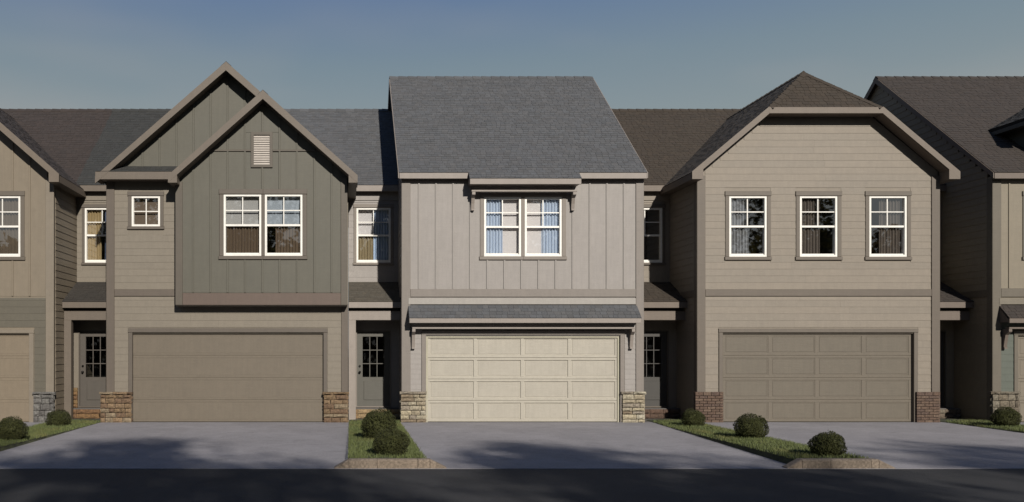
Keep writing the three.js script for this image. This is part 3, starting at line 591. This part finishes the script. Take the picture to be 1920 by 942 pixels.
  makeWindow(h, ...wins[0], bz, { frame: c.frame, trim: c.casingMat, joinRight: 0.045, mull: 0.09, curtains: [[0, 1, brn, 0, 0, 0.5], [0, 1, skyMirrorPale, 1, 0.5, 1]] });
  makeWindow(h, ...wins[1], bz, { frame: c.frame, trim: c.casingMat, joinLeft: 0.045, curtains: [[0.25, 1, brn, 0, 0, 0.5], [0, 1, skyMirrorBlue, 1, 0.5, 1]] });
  const G2 = frontGable(cx, bh, A2, S2, bz + 0.35, 3.6, c.roofMat, h, 260);
  rake(cx, bh, A2, S2, bz + 0.35, G2); soff(cx, bh - 0.04, A2, S2, bz + 0.03, bz + 0.344, G2);
  for (const s of [-1, 1]) { const e = cx + s * bh, q = cx + s * (bh - 0.2); part('eave_box', extr([[e + s * 0.02, A2 - S2 * bh - 0.17], [e + s * 0.02, A2 - S2 * bh - 0.02], [q, A2 - S2 * (bh - 0.2) - 0.16], [q, A2 - S2 * bh - 0.17]], 0.02, bz + 0.38), c.fascia, G2[s]); }
  part('eave_box', extr([[3.26, rt(3.24) - 0.17], [3.26, rt(3.24) - 0.03], [HALF, rt(HALF) - 0.15], [HALF, rt(3.24) - 0.17]], -5, 0.02), c.fascia, G[1]);
  shell(h, c, 6.1); entry(h, c);
}
// ---- tan house with the clipped gable
{
  const h = thing('townhouse', 'tan lap-sided townhouse with clipped gable roof and three upstairs windows', 'townhouse', HX.tan, 0, FRONT, 'row of attached townhouses');
  const c = { siding: variants([0.307, 0.256, 0.197], 4, 0.05, 61), trim: paint([0.167, 0.132, 0.099]), fascia: paint([0.212, 0.164, 0.124]), frame: paint([1.2, 1.16, 1.07], { roughness: 0.45 }), casingMat: paint([0.172, 0.139, 0.105]), roofMat: shingleMat([0.08, 0.058, 0.038]), seed: 300, door: paint([0.060, 0.054, 0.046]), slab: slabMat, stepStone: [[0.17, 0.1, 0.065], [0.2, 0.115, 0.075]].map(stoneMat), roofX: [-4.41, HALF], recessCurtains: [[0, 0.3, std([0.25, 0.22, 0.2])]] };  // paints and roof of this house carry an overall dimming in their colour
  const gW = 4.86, gH = 2.26, half = 3.32, S = 0.85, A = 9.1, z0 = 0.35, cl = 1.42, clipY = A - S * cl, rt = (x) => Math.min(clipY, A - S * Math.abs(x));
  const wins = [-1.78, 0.01, 1.77].map((x) => [x - 0.475, x + 0.475, 4.2, 5.74]);
  const wall = part('wall', extr([[-HALF, 0], [-gW / 2, 0], [-gW / 2, gH], [gW / 2, gH], [gW / 2, 0], [HALF, 0], [HALF, rt(HALF) - 0.15], [cl - 0.05, clipY - 0.15], [-cl + 0.05, clipY - 0.15], [-HALF, rt(HALF) - 0.15]], -0.16, 0, wins), c.siding[0], h);
  const holes = wins.map(([a, b, y0, y1]) => [a - 0.1, b + 0.1, y0 - 0.085, y1 + 0.115]);
  lapSiding(wall, c.siding, -HALF + 0.18, HALF - 0.18, 3.38, clipY - 0.14, 0, holes, 320, (y) => { const x = Math.min(HALF - 0.18, (A - 0.17 - y) / S); return [-x, x]; });
  lapSiding(wall, c.siding, -HALF + 0.18, HALF - 0.18, 0.7, 3.19, 0, [[-gW / 2 - 0.1, gW / 2 + 0.1, 0, gH + 0.12]], 321);
  part('band_board', chamfered(-HALF + 0.182, HALF - 0.182, 3.2, 3.37, 0, 0.035), c.trim, wall);
  for (const s of [-1, 1]) part('corner_board', chamfered(s < 0 ? -HALF - 0.03 : HALF - 0.18, s < 0 ? -HALF + 0.18 : HALF + 0.03, 0, 6.25, 0.002, 0.036), c.trim, wall);
  for (const s of [-1, 1]) part('garage_casing', chamfered(s < 0 ? -gW / 2 - 0.09 : gW / 2 - 0.01, s < 0 ? -gW / 2 + 0.01 : gW / 2 + 0.09, 0, gH + 0.02, -0.1, 0.03), c.casingMat, wall);
  part('garage_head_casing', chamfered(-gW / 2 - 0.1, gW / 2 + 0.1, gH + 0.022, gH + 0.12, -0.1, 0.036), c.casingMat, wall);
  garageDoor(h, 0, gW - 0.02, gH, -0.07, [paint([0.183, 0.150, 0.108]), paint([0.172, 0.142, 0.102])], 0.010, 'brownish grey sectional garage door with faint square panels');
  const bk = [[0.245, 0.155, 0.105], [0.215, 0.132, 0.09], [0.275, 0.182, 0.126], [0.2, 0.127, 0.094]].map(stoneMat);
  pier(h, 'brick', bk, -HALF - 0.1, -gW / 2 - 0.0, 0.78, 0.09, 330); pier(h, 'brick', bk, gW / 2 + 0.02, HALF, 0.78, 0.09, 331);
  const brn = std([0.20, 0.155, 0.125], { roughness: 0.9 }), pale = std([0.36, 0.35, 0.36], { roughness: 0.9 });
  [[[0, 0.58, pale]], [[0, 0.6, brn]], [[0.3, 1, brn]]].forEach((cu, i) => makeWindow(h, ...wins[i], 0, { frame: c.frame, trim: c.casingMat, casing: 0.1, curtains: cu }));
  const G = frontGable(0, half, A, S, z0, 5.6, c.roofMat, h, 340, { half: cl, back: 1.05 });
  for (const s of [-1, 1]) {
    part('rake_board', extr([[s * (half + 0.02), A - S * half - 0.17], [s * (half + 0.02), A - S * half + 0.01], [s * cl, clipY + 0.012], [s * cl, clipY - 0.165]], z0 - 0.005, z0 + 0.035), c.fascia, G[s]);
    part('soffit', extr([[s * half, A - S * half - 0.165], [s * half, A - S * half - 0.14], [s * cl, clipY - 0.14], [s * cl, clipY - 0.165]], 0.03, z0 - 0.006), c.fascia, G[s]);
    part('eave_box', extr([[s * (half + 0.02), A - S * half - 0.18], [s * (half + 0.02), A - S * half - 0.02], [s * (HALF + 0.02), A - S * (HALF + 0.02) - 0.15], [s * (HALF + 0.02), A - S * half - 0.18]], -5, z0 + 0.034), c.fascia, G[s]);
  }
  part('fascia', chamfered(-cl - 0.01, cl + 0.01, clipY - 0.16, clipY - 0.002, z0 - 0.01, z0 + 0.037), c.fascia, G.hip); part('soffit', box(-cl, cl, clipY - 0.155, clipY - 0.14, 0.03, z0 - 0.011), c.fascia, G.hip);
  shell(h, c, 6.2); entry(h, c);
}
// ---- cream-tan gabled house cut by the left edge of the picture
{
  const h = thing('townhouse', 'sandy board-and-batten townhouse cut off by the left edge', 'townhouse', HX.cream, 0, FRONT, 'row of attached townhouses');
  const c = { siding: variants([0.280, 0.226, 0.160], 3, 0.04, 71), trim: paint([0.284, 0.236, 0.177]), fascia: paint([0.211, 0.165, 0.123]), frame: paint([1.2, 1.16, 1.07], { roughness: 0.45 }), casingMat: paint([0.168, 0.137, 0.103]), roofMat: shingleMat([0.073, 0.053, 0.045]), seed: 400 };  // paints and roof set darker, with overall dimming mixed into the colours
  c.siding2 = variants([0.143, 0.124, 0.087], 3, 0.04, 72);
  const gW = 4.9, gH = 2.24, half = 3.3, S = 0.88, A = 9.12, z0 = 0.35, rt = (x) => A - S * Math.abs(x), wins = [[1.28, 2.22, 4.2, 5.74], [0.24, 1.18, 4.2, 5.74]];
  const wall = part('wall', extr([[-HALF, 0], [-gW / 2, 0], [-gW / 2, gH], [gW / 2, gH], [gW / 2, 0], [HALF, 0], [HALF, rt(HALF) - 0.14], [0, A - 0.16], [-HALF, rt(HALF) - 0.14]], -0.16, 0, wins), c.siding[0], h);
  const tp = (x) => rt(x) - 0.16; tp.kink = 0;
  boardAndBatten(wall, c.siding, c.siding[1], C16(14, -2.74), -HALF + 0.17, HALF - 0.15, 3.2, tp, 0, [[0.14, 2.32, 4.1, 5.86]], 420);
  lapSiding(wall, c.siding2, -HALF + 0.17, HALF - 0.19, 0.7, 3.16, 0, [[-gW / 2 - 0.12, gW / 2 + 0.12, 0, gH + 0.12]], 421);
  for (const s of [-1, 1]) part('corner_board', chamfered(s < 0 ? -HALF : HALF - 0.18, s < 0 ? -HALF + 0.17 : HALF + 0.03, 0, 6.2, 0.002, 0.036), c.trim, wall);
  for (const s of [-1, 1]) part('garage_casing', chamfered(s < 0 ? -gW / 2 - 0.11 : gW / 2 - 0.01, s < 0 ? -gW / 2 + 0.01 : gW / 2 + 0.11, 0, gH + 0.02, -0.1, 0.03), c.trim, wall);
  part('garage_head_casing', chamfered(-gW / 2 - 0.12, gW / 2 + 0.12, gH + 0.022, gH + 0.11, -0.1, 0.036), c.trim, wall);
  garageDoor(h, 0, gW - 0.02, gH, -0.07, [paint([0.274, 0.215, 0.147])], 0.008, 'sandy beige sectional garage door');
  pier(h, 'field', [[0.26, 0.245, 0.225], [0.21, 0.195, 0.18], [0.3, 0.285, 0.26]].map(stoneMat), gW / 2 + 0.12, HALF + 0.04, 0.78, 0.1, 430);
  const brn = std([0.2, 0.14, 0.09]);
  wins.forEach((w, i) => makeWindow(h, ...w, 0, { frame: c.frame, trim: c.casingMat, [i ? 'joinRight' : 'joinLeft']: 0.05, mull: i ? 0.1 : 0, curtains: [[0.4, 1, brn]] }));
  const G = frontGable(0, half, A, S, z0, 5.6, c.roofMat, h, 440);
  for (const s of [-1, 1]) {
    part('rake_board', extr([[s * (half + 0.02), A - S * half - 0.18], [s * (half + 0.02), A - S * half + 0.01], [0, A + 0.025], [0, A - 0.19]], z0 - 0.005, z0 + 0.035), c.fascia, G[s]);
    part('soffit', extr([[s * half, A - S * half - 0.165], [s * half, A - S * half - 0.14], [0, A - 0.14], [0, A - 0.165]], 0.03, z0 - 0.006), c.fascia, G[s]);
    part('eave_box', extr([[s * (half + 0.02), A - S * half - 0.19], [s * (half + 0.02), A - S * half - 0.02], [s * (HALF + 0.02), A - S * (HALF + 0.02) - 0.15], [s * (HALF + 0.02), A - S * half - 0.19]], -5, z0 + 0.034), c.fascia, G[s]);
  }
  sideGable('roof', -4.4, HALF + 0.03, RZ + 0.22, 6.34, 0.8, -5.58, c.roofMat, h, 445);
  shell(h, c, 6.1);
  lapSide(h.children.filter((o) => o.name === 'side_wall')[1], c.siding, HALF, 1, -9.4, -0.17, 0.1, 6.0, 446);
}
// ---- beige house with the forward dormer, cut by the right edge
{
  const h = thing('townhouse', 'beige townhouse with dark dormer on its roof, cut off by the right edge', 'townhouse', HX.beige, 0, FRONT, 'row of attached townhouses');
  const c = { siding: variants([0.310, 0.260, 0.185], 3, 0.05, 81), trim: paint([0.170, 0.142, 0.103]), fascia: paint([0.200, 0.154, 0.121]), light: paint([0.249, 0.213, 0.158]), frame: paint([1.2, 1.16, 1.07]), casingMat: paint([0.150, 0.133, 0.102]), roofMat: shingleMat([0.074, 0.056, 0.045]), seed: 500, door: paint([0.060, 0.055, 0.047]), slab: slabMat, stepStone: [[0.3, 0.25, 0.18], [0.26, 0.2, 0.14]].map(stoneMat), roofX: [-4.4, -HALF - 0.02] };  // dimming is painted into this siding, trim, garage and roof colour too
  const low = variants([0.115, 0.133, 0.103], 3, 0.04, 82);
  const slope = 0.8, eZ = 0.2, eY = 6.3, rZ = -4.7, rY = eY + (eZ - rZ) * slope, gW = 4.86, gH = 2.2, wins = [[-2.2, -1.26, 4.2, 5.74], [1.26, 2.2, 4.2, 5.74]];
  const wall = part('wall', extr([[-HALF, 0], [-gW / 2, 0], [-gW / 2, gH], [gW / 2, gH], [gW / 2, 0], [HALF, 0], [HALF, 6.25], [-HALF, 6.25]], -0.16, 0, wins), c.siding[0], h);
  boardAndBatten(wall, c.siding, c.siding[1], C16(13, -2.64), -HALF + 0.19, HALF - 0.19, 3.4, topConst(6.08), 0, wins.map(([a, b, y0, y1]) => [a - 0.1, b + 0.1, y0 - 0.09, y1 + 0.12]), 520);
  part('frieze_board', chamfered(-HALF + 0.19, HALF - 0.19, 6.08, 6.22, 0, 0.03), c.siding[2], wall);
  part('band_board', chamfered(-HALF + 0.192, HALF - 0.192, 3.18, 3.4, 0, 0.034), c.trim, wall);
  lapSiding(wall, low, -HALF + 0.192, HALF - 0.192, 0.7, 3.0, 0, [[-gW / 2 - 0.1, gW / 2 + 0.1, 0, gH + 0.13]], 521);
  for (const s of [-1, 1]) part('corner_board', chamfered(s < 0 ? -HALF - 0.03 : HALF - 0.19, s < 0 ? -HALF + 0.19 : HALF, 0, 6.2, 0.002, 0.036), c.trim, wall);
  for (const s of [-1, 1]) part('garage_casing', chamfered(s < 0 ? -gW / 2 - 0.09 : gW / 2 - 0.01, s < 0 ? -gW / 2 + 0.01 : gW / 2 + 0.09, 0, gH + 0.02, -0.1, 0.03), c.trim, wall);
  part('garage_head_casing', chamfered(-gW / 2 - 0.1, gW / 2 + 0.1, gH + 0.022, gH + 0.12, -0.1, 0.036), c.trim, wall);
  garageDoor(h, 0, gW - 0.02, gH, -0.07, [paint([0.249, 0.208, 0.153])], 0.014, 'beige sectional garage door');
  pier(h, 'field', [[0.3, 0.245, 0.17], [0.25, 0.2, 0.14], [0.35, 0.3, 0.22]].map(stoneMat), -HALF - 0.07, -gW / 2, 0.79, 0.1, 530);
  wins.forEach((w) => makeWindow(h, ...w, 0, { frame: c.frame, trim: c.casingMat, casing: 0.1 }));
  const rf = sideGable('roof', -HALF - 0.11, HALF + 0.05, eZ, eY, slope, rZ, c.roofMat, h, 540);
  part('fascia', chamfered(-HALF - 0.1, HALF + 0.04, eY - 0.155, eY - 0.01, eZ - 0.045, eZ - 0.003), c.fascia, rf.roof); part('soffit', box(-HALF - 0.08, HALF, eY - 0.13, eY - 0.115, 0.03, eZ - 0.046), c.fascia, rf.roof);
  part('rake_board', extrX([[eZ - 0.01, eY - 0.14], [eZ - 0.01, eY], [rZ, rY], [2 * rZ - eZ, eY], [2 * rZ - eZ, eY - 0.16], [rZ, rY - 0.18]], -HALF - 0.13, -HALF - 0.112), c.fascia, rf.roof);
  const roofAt = (z) => z > rZ ? eY + (eZ - z) * slope : rY - (rZ - z) * slope;
  c.gableBoards = (w) => lapSide(w, c.siding, -HALF, -1, 0, 0, 6.1, rY - 0.2, 560, (y) => { const d = (y + 0.15 - eY) / slope; return [Math.max(-9.4, 2 * rZ - eZ + d), Math.min(-0.17, eZ - d)]; });
  shell(h, c, 6.2, [[-9.4, 0], [-0.16, 0], [-0.16, 6.25], [rZ, rY - 0.14], [-9.4, roofAt(-9.4) - 0.14]]);
  awning(h, -2.91, 2.88, 2.985, 2.635, 0.38, { roof: c.roofMat, fascia: c.fascia, light: c.light }, 550, 0.5);
  // dormer
  const dz = -0.25, hd = 1.9, dA = 8.75, dS = 0.48, D = frontGable(0, hd, dA, dS, dz + 0.3, 3.9, shingleMat([0.045, 0.043, 0.04]), h, 570);
  const dk = paint([0.099, 0.095, 0.075]), dwl = part('dormer_wall', extr([[-1.6, 6.5], [1.6, 6.5], [1.6, dA - dS * 1.6 - 0.12], [0, dA - 0.12], [-1.6, dA - dS * 1.6 - 0.12]], dz - 0.12, dz), c.siding[1], h);
  for (const s of [-1, 1]) { part('dormer_side', box(s < 0 ? -1.6 : 1.48, s < 0 ? -1.48 : 1.6, 6.5, dA - dS * 1.6 - 0.05, -2.6, dz - 0.121), dk, dwl); part('rake_board', extr([[s * 1.92, dA - dS * 1.9 - 0.16], [s * 1.92, dA - dS * 1.9 + 0.01], [0, dA + 0.02], [0, dA - 0.17]], dz + 0.296, dz + 0.335), c.fascia, D[s]); part('eave_box', box(s < 0 ? -1.92 : 1.6, s < 0 ? -1.6 : 1.92, dA - dS * 1.9 - 0.19, dA - dS * 1.9 - 0.09, -2.4, dz + 0.29), dk, D[s]); }
  entry(h, c);
}

// ---------------------------------------------------------------- ground, road, driveways
const soil = std([0.10, 0.11, 0.05], { map: soilMap, roughness: 1 });
structure('ground', metreUV(new THREE.PlaneGeometry(400, 400).rotateX(-Math.PI / 2).translate(0, -0.03, 0), false), soil, 'flat ground under the row of houses');
const asphalt = std([0.041, 0.041, 0.045], { map: asphaltMap, bumpMap: asphaltBump, bumpScale: 0.004, roughness: 0.88 });
structure('road', metreUV(new THREE.BoxGeometry(160, 0.02, 7.6).translate(0, -0.01, -13.46 + 3.8), false), asphalt, 'dark asphalt road along the bottom of the view');
const concrete = std([0.425, 0.412, 0.442], { map: concreteMap, bumpMap: concreteBump, bumpScale: 0.002, roughness: 0.88 });
// verges between the driveways: corners at the street and at the houses
const verges = [
  { x: [-7.62, -6.3, -7.46, -6.22], label: 'between the sandy and the sage green houses' },
  { x: [-0.02, 1.25, 0.0, 1.33], label: 'between the sage green and the grey taupe houses' },
  { x: [7.02, 8.22, 7.72, 8.78], label: 'between the grey taupe and the tan houses' },
  { x: [14.5, 15.8, 15.1, 16.2], label: 'between the tan and the beige houses' },
];
const polyXZ = (pts, y, th) => { const s = new THREE.Shape(pts.map(([x, z]) => new THREE.Vector2(x, -z))); const g = new THREE.ExtrudeGeometry(s, { depth: th, bevelEnabled: false }).rotateX(-Math.PI / 2).translate(0, y - th, 0); return metreUV(g, false); };
const VZ0 = -13.5, VZ1 = -22.6;
{
  const labels = ['sandy', 'sage green', 'grey taupe', 'tan', 'beige'];
  const mid = verges.map((v) => [(v.x[0] + v.x[1]) / 2, (v.x[2] + v.x[3]) / 2]);
  for (let i = 0; i < 5; i++) {
    const a = i ? mid[i - 1] : [-15, -15], b = i < 4 ? mid[i] : [24, 24];
    const m = structure('driveway', polyXZ([[a[0] + 0.003, -13.46], [b[0] - 0.003, -13.46], [b[1] - 0.003, -22.0], [a[1] + 0.003, -22.0]], 0.006, 0.03), concrete, `pale concrete driveway in front of the ${labels[i]} house`);
  }
  structure('walkway', polyXZ([[-15, -22.004], [24, -22.004], [24, -24.2], [-15, -24.2]], 0.002, 0.03), slabMat, 'grey concrete strip at the foot of the houses');
}
const kerbMat = variants([0.43, 0.335, 0.25], 3, 0.08, 31, (c) => std(c, { map: stoneMap, bumpMap: stoneBump, bumpScale: 0.003, roughness: 0.9 }));
const hAt = (z) => { const t = (VZ0 - z) / (VZ0 + 20.5); return 0.02 + 0.1 * Math.max(0, 1 - Math.max(0, t)); };
// grass blades
const bladeGeo = new THREE.BufferGeometry();
bladeGeo.setAttribute('position', new THREE.Float32BufferAttribute([-0.004, 0, 0, 0.004, 0, 0, 0.002, 0.6, 0.12, -0.004, 0, 0, 0.002, 0.6, 0.12, -0.002, 0.6, 0.12, -0.002, 0.6, 0.12, 0.002, 0.6, 0.12, 0, 1, 0.4], 3)); bladeGeo.computeVertexNormals();
const bladeMat = new THREE.MeshPhysicalMaterial({ color: 0xffffff, roughness: 0.8, side: THREE.DoubleSide, transmission: 0.25, thickness: 0 });
verges.forEach((v, k) => {
  const r = rng(700 + k), xa = (z) => v.x[0] + (v.x[2] - v.x[0]) * (VZ0 - z) / (VZ0 - VZ1), xb = (z) => v.x[1] + (v.x[3] - v.x[1]) * (VZ0 - z) / (VZ0 - VZ1);
  const P = [], n = 24, row = (z) => [V(xa(z), -0.02, z), V(xa(z) + 0.06, hAt(z), z), V((xa(z) + xb(z)) / 2, hAt(z) + 0.03, z), V(xb(z) - 0.06, hAt(z), z), V(xb(z), -0.02, z)];
  for (let i = 0; i < n; i++) { const A = row(VZ0 + (VZ1 - VZ0) * i / n - 0.12 * (i === 0)), B = row(VZ0 + (VZ1 - VZ0) * (i + 1) / n); for (let j = 0; j < 4; j++) for (const p of [A[j], A[j + 1], B[j + 1], A[j], B[j + 1], B[j]]) P.push(p.x, p.y, p.z); }
  structure('verge', fromPos(P), soil, `low grass bed ${v.label}`);
  const count = 17000, im = new THREE.InstancedMesh(bladeGeo, bladeMat, count), M = new THREE.Matrix4(), Q = new THREE.Quaternion(), col = new THREE.Color(), patch = noiseField(710 + k, 5, 14);
  for (let i = 0; i < count; i++) {
    const z = VZ0 - 0.14 + (VZ1 - VZ0 + 0.8) * r(), a = xa(z) + 0.02, b = xb(z) - 0.02, f = r(), x = a + (b - a) * f, s = 0.035 + r() * 0.045;
    Q.setFromEuler(new THREE.Euler((r() - 0.5) * 0.7, r() * 6.28, (r() - 0.5) * 0.7));
    M.compose(V(x, hAt(z) + 0.02 * Math.sin(Math.PI * f) - 0.006, z), Q, V(1.5, s, s)); im.setMatrixAt(i, M);
    const t = patch(f, (z - VZ0) / (VZ1 - VZ0)), g = 0.75 + r() * 0.5, dry = t > 0.6 ? (t - 0.6) * 1.2 : 0;
    im.setColorAt(i, col.setRGB((0.08 + dry * 0.07) * g, (0.098 + dry * 0.03) * g, (0.02 + dry * 0.011) * g));
  }
  im.name = numbered('lawn'); im.userData = { kind: 'stuff', label: `short green grass ${v.label}` }; im.castShadow = im.receiveShadow = true; scene.add(im);
  // kerb in front of the bed: stones laid end to end, the outer two dropping to the driveway
  const kb = thing('kerb', `tan concrete kerb at the street end of the grass ${v.label}`, 'kerb', 0, 0, 0, 'kerbs at the ends of the grass beds');
  const x0 = v.x[0] - 0.2, x1 = v.x[1] + 0.28, cuts = [x0, v.x[0] + 0.03, v.x[0] + 0.47, v.x[0] + 1.1, v.x[1] + 0.02, x1].filter((c, i, a) => i === 0 || c - a[i - 1] > 0.08), hh = 0.145;
  for (let i = 0; i + 1 < cuts.length; i++) {
    const a = cuts[i] + 0.003, b = cuts[i + 1] - 0.003, ya = i === 0 ? 0.02 : hh, yb = i + 2 === cuts.length ? 0.02 : hh, z0 = VZ0 - 0.13, z1 = VZ0 + 0.035, ch = 0.02;
    const T = [[a, ya], [b, yb]], pf = ([x, y]) => [V(x, -0.01, z1), V(x, Math.max(0.005, y - ch), z1), V(x, y, z1 - ch * 1.3), V(x, y, z0), V(x, -0.01, z0)], A = pf(T[0]), B = pf(T[1]), PP = [], t = (...q) => q.forEach((p) => PP.push(p.x, p.y, p.z));
    for (let j = 0; j < 4; j++) { t(A[j], B[j], B[j + 1]); t(A[j], B[j + 1], A[j + 1]); }
    for (const [E, o] of [[A, 0], [B, 1]]) for (let j = 1; j < 4; j++) o ? t(E[0], E[j], E[j + 1]) : t(E[0], E[j + 1], E[j]);
    part('kerb_stone', fromPos(PP), kerbMat[Math.floor(r() * 3)], kb);
  }
});
// far side of the road, behind the viewer
structure('far_verge', metreUV(new THREE.BoxGeometry(160, 0.12, 40).translate(0, 0.03, -5.6 + 20), false), soil, 'grassy strip across the road');

// ---------------------------------------------------------------- shrubs
function leafCloud(count, place, size, seed, shape = 0.55) {
  const r = rng(seed), P = [], C = [];
  for (let i = 0; i < count; i++) {
    const { p, n, tone } = place(r), s = size * (0.7 + r() * 0.6), dir = n.clone().add(V(r() - 0.5, r() - 0.5, r() - 0.5).multiplyScalar(1.5)).normalize();
    const t = V(r() - 0.5, r() - 0.5, r() - 0.5).cross(dir).normalize(), b = dir.clone().cross(t).multiplyScalar(shape);
    const A = p.clone().addScaledVector(t, s), B = p.clone().addScaledVector(b, s).addScaledVector(dir, s * 0.2), D = p.clone().addScaledVector(b, -s).addScaledVector(dir, s * 0.2), E = p.clone().addScaledVector(t, -s);
    for (const q of [A, B, E, A, E, D]) P.push(q.x, q.y, q.z);
    for (let k = 0; k < 6; k++) C.push(tone[0], tone[1], tone[2]);
  }
  const g = new THREE.BufferGeometry(); g.setAttribute('position', new THREE.Float32BufferAttribute(P, 3)); g.setAttribute('color', new THREE.Float32BufferAttribute(C, 3)); g.computeVertexNormals(); return g;
}
const leafMat = new THREE.MeshPhysicalMaterial({ color: 0xffffff, vertexColors: true, roughness: 1, specularIntensity: 0.3, side: THREE.DoubleSide, transmission: 0.3, thickness: 0 });
const bark = std([0.09, 0.07, 0.05], { roughness: 1 });
function shrubProto(seed) {
  const lump = noiseField(seed + 1, 7, 5), fine = noiseField(seed + 2, 19, 11), o = new THREE.Group();
  const rad = (d) => 1 + 0.24 * (lump(Math.atan2(d.z, d.x) / 6.283 + 0.5, d.y * 0.5 + 0.5) - 0.5) + 0.1 * (fine(Math.atan2(d.z, d.x) / 6.283 + 0.5, d.y * 0.5 + 0.5) - 0.5);
  const core = new THREE.IcosahedronGeometry(0.36, 3), p = core.attributes.position;
  for (let i = 0; i < p.count; i++) { const v = V(p.getX(i), p.getY(i), p.getZ(i)), d = v.clone().normalize(); v.multiplyScalar(rad(d)); p.setXYZ(i, v.x, v.y * 0.95 + 0.42, v.z); }
  core.computeVertexNormals();
  part('inner_twigs', core, std([0.07, 0.076, 0.021], { roughness: 1 }), o);
  part('foliage', leafCloud(6500, (r) => { const d = V(r() - 0.5, r() - 0.5, r() - 0.5).normalize(), k = 0.36 + 0.13 * Math.sqrt(r()) + (r() < 0.03 ? 0.045 * r() : 0), q = d.clone().multiplyScalar(k * rad(d)); q.y = q.y * 0.95 + 0.43; const g = 0.7 + r() * 0.6; return { p: q, n: d, tone: [0.037 * g, 0.04 * g, 0.011 * g] }; }, 0.026, seed, 0.5), leafMat, o);
  part('stem', new THREE.CylinderGeometry(0.03, 0.04, 0.2, 8).translate(0, 0.0, 0), bark, o);
  return o;
}
const protos = [shrubProto(801), shrubProto(811)];
[[0.60, -17.15, 0.74, 'clipped round shrub nearest the front door of the grey taupe house', 1.05], [0.70, -14.15, 0.62, 'clipped round shrub at the kerb in the bed left of the grey taupe driveway', 0.95],
 [8.12, -20.4, 0.56, 'small round shrub beside the brick pier of the tan house', 1], [7.98, -17.2, 0.69, 'middle round shrub in the bed between the grey taupe and tan houses', 0.95], [7.72, -13.98, 0.55, 'round shrub at the kerb in the bed left of the tan driveway', 1],
 [-6.55, -16.9, 0.64, 'dark round shrub in the left bed nearer the street', 0.95], [-6.85, -20.5, 0.62, 'small round shrub beside the entry post of the sage green house', 0.85], [15.45, -20.4, 0.62, 'round shrub in front of the stone pier of the beige house', 1]].forEach(([x, z, s, label, fy], i) => {
  const o = protos[i % 2].clone(); o.name = numbered('round_shrub'); o.position.set(x, hAt(z) - 0.035, z); o.scale.set(s * 0.96, s * fy * 0.93, s * (0.9 + (i * 37 % 10) * 0.012)); o.rotation.y = i * 1.3;
  o.userData = { label, category: 'shrub', group: 'clipped round shrubs in the grass beds' }; scene.add(o);
});

// ---------------------------------------------------------------- trees across the road, behind the viewer: their shade lies on road and driveways, and the panes mirror them
function treeProto(seed, H) {
  const r = rng(seed), o = new THREE.Group(), geos = [], tips = [];
  const tube = (a, b, ra, rb) => { const d = b.clone().sub(a), g = new THREE.CylinderGeometry(rb, ra, d.length(), 7, 1, true).translate(0, d.length() / 2, 0); g.applyQuaternion(new THREE.Quaternion().setFromUnitVectors(V(0, 1, 0), d.clone().normalize())); g.translate(a.x, a.y, a.z); geos.push(g); };
  const top = V((r() - 0.5) * 0.6, H * 0.8, (r() - 0.5) * 0.6); tube(V(0, -0.2, 0), top.clone().multiplyScalar(0.5), 0.22, 0.14); tube(top.clone().multiplyScalar(0.5), top, 0.14, 0.04);
  for (let i = 0; i < 16; i++) {
    const f = 0.3 + 0.65 * i / 15, a = top.clone().multiplyScalar(f), an = i * 2.4 + r(), reach = H * (0.24 - 0.15 * Math.pow(Math.abs(f - 0.45) / 0.55, 1.6)) * (0.8 + r() * 0.4), b = a.clone().add(V(Math.cos(an) * reach, reach * (0.25 + r() * 0.5), Math.sin(an) * reach));
    tube(a, b, 0.06, 0.015); tips.push([b, reach * (0.45 + r() * 0.2) + 0.35], [a.clone().lerp(b, 0.55), reach * 0.4 + 0.3]);
  }
  tips.push([top.clone().add(V(0, H * 0.06, 0)), H * 0.08]);
  part('trunk', mergeGeometries(geos), bark, o);
  part('crown', leafCloud(4200, (q) => { const [c, R] = tips[Math.floor(q() * tips.length)], d = V(q() - 0.5, q() - 0.5, q() - 0.5).normalize(), g = 0.7 + q() * 0.6; return { p: c.clone().addScaledVector(d.clone().multiply(V(1, 0.75, 1)), R * Math.pow(q(), 0.45)), n: d, tone: [0.065 * g, 0.057 * g, 0.02 * g] }; }, 0.16, seed + 3, 0.6), leafMat, o);
  return o;
}
const trees = [treeProto(901, 11.5), treeProto(917, 11.5), treeProto(933, 11.5)];
[[-13.2, 5.0, 1.14], [-5.9, 5.2, 1.14], [1.9, 5.4, 1.2], [9.6, 4.8, 1.14], [17.4, 5.8, 1.2], [25.2, 5.2, 1.14]].forEach(([x, z, s], i) => {
  const o = trees[i % 3].clone(); o.name = numbered('street_tree'); o.position.set(x, 0.09, z); o.scale.set(s, s, s); o.rotation.y = i * 2.1;
  const place = ['first', 'second', 'third', 'fourth', 'fifth', 'sixth'][i];
  o.userData = { label: `leafy street tree across the road, ${place} from the left of its row`, category: 'tree', group: 'street trees across the road' }; scene.add(o);
});

// the wood beyond them, which the lower sashes mirror
{
  const top = noiseField(951, 40, 2);
  const m = part('woodland', leafCloud(42000, (q) => { const x = -70 + 150 * q(), h = (9 + 5.5 * top((x + 70) / 150, 0.3)), y = h * Math.pow(q(), 0.8), g = 0.6 + q() * 0.8; return { p: V(x, y, 30 + 7 * q()), n: V(q() - 0.5, q() - 0.3, q() - 0.5).normalize(), tone: [0.07 * g, 0.05 * g, 0.021 * g] }; }, 0.42, 953, 0.65), leafMat, scene);
  m.userData = { kind: 'stuff', label: 'far belt of woodland across the road' };
}

renderer.render(scene, camera);
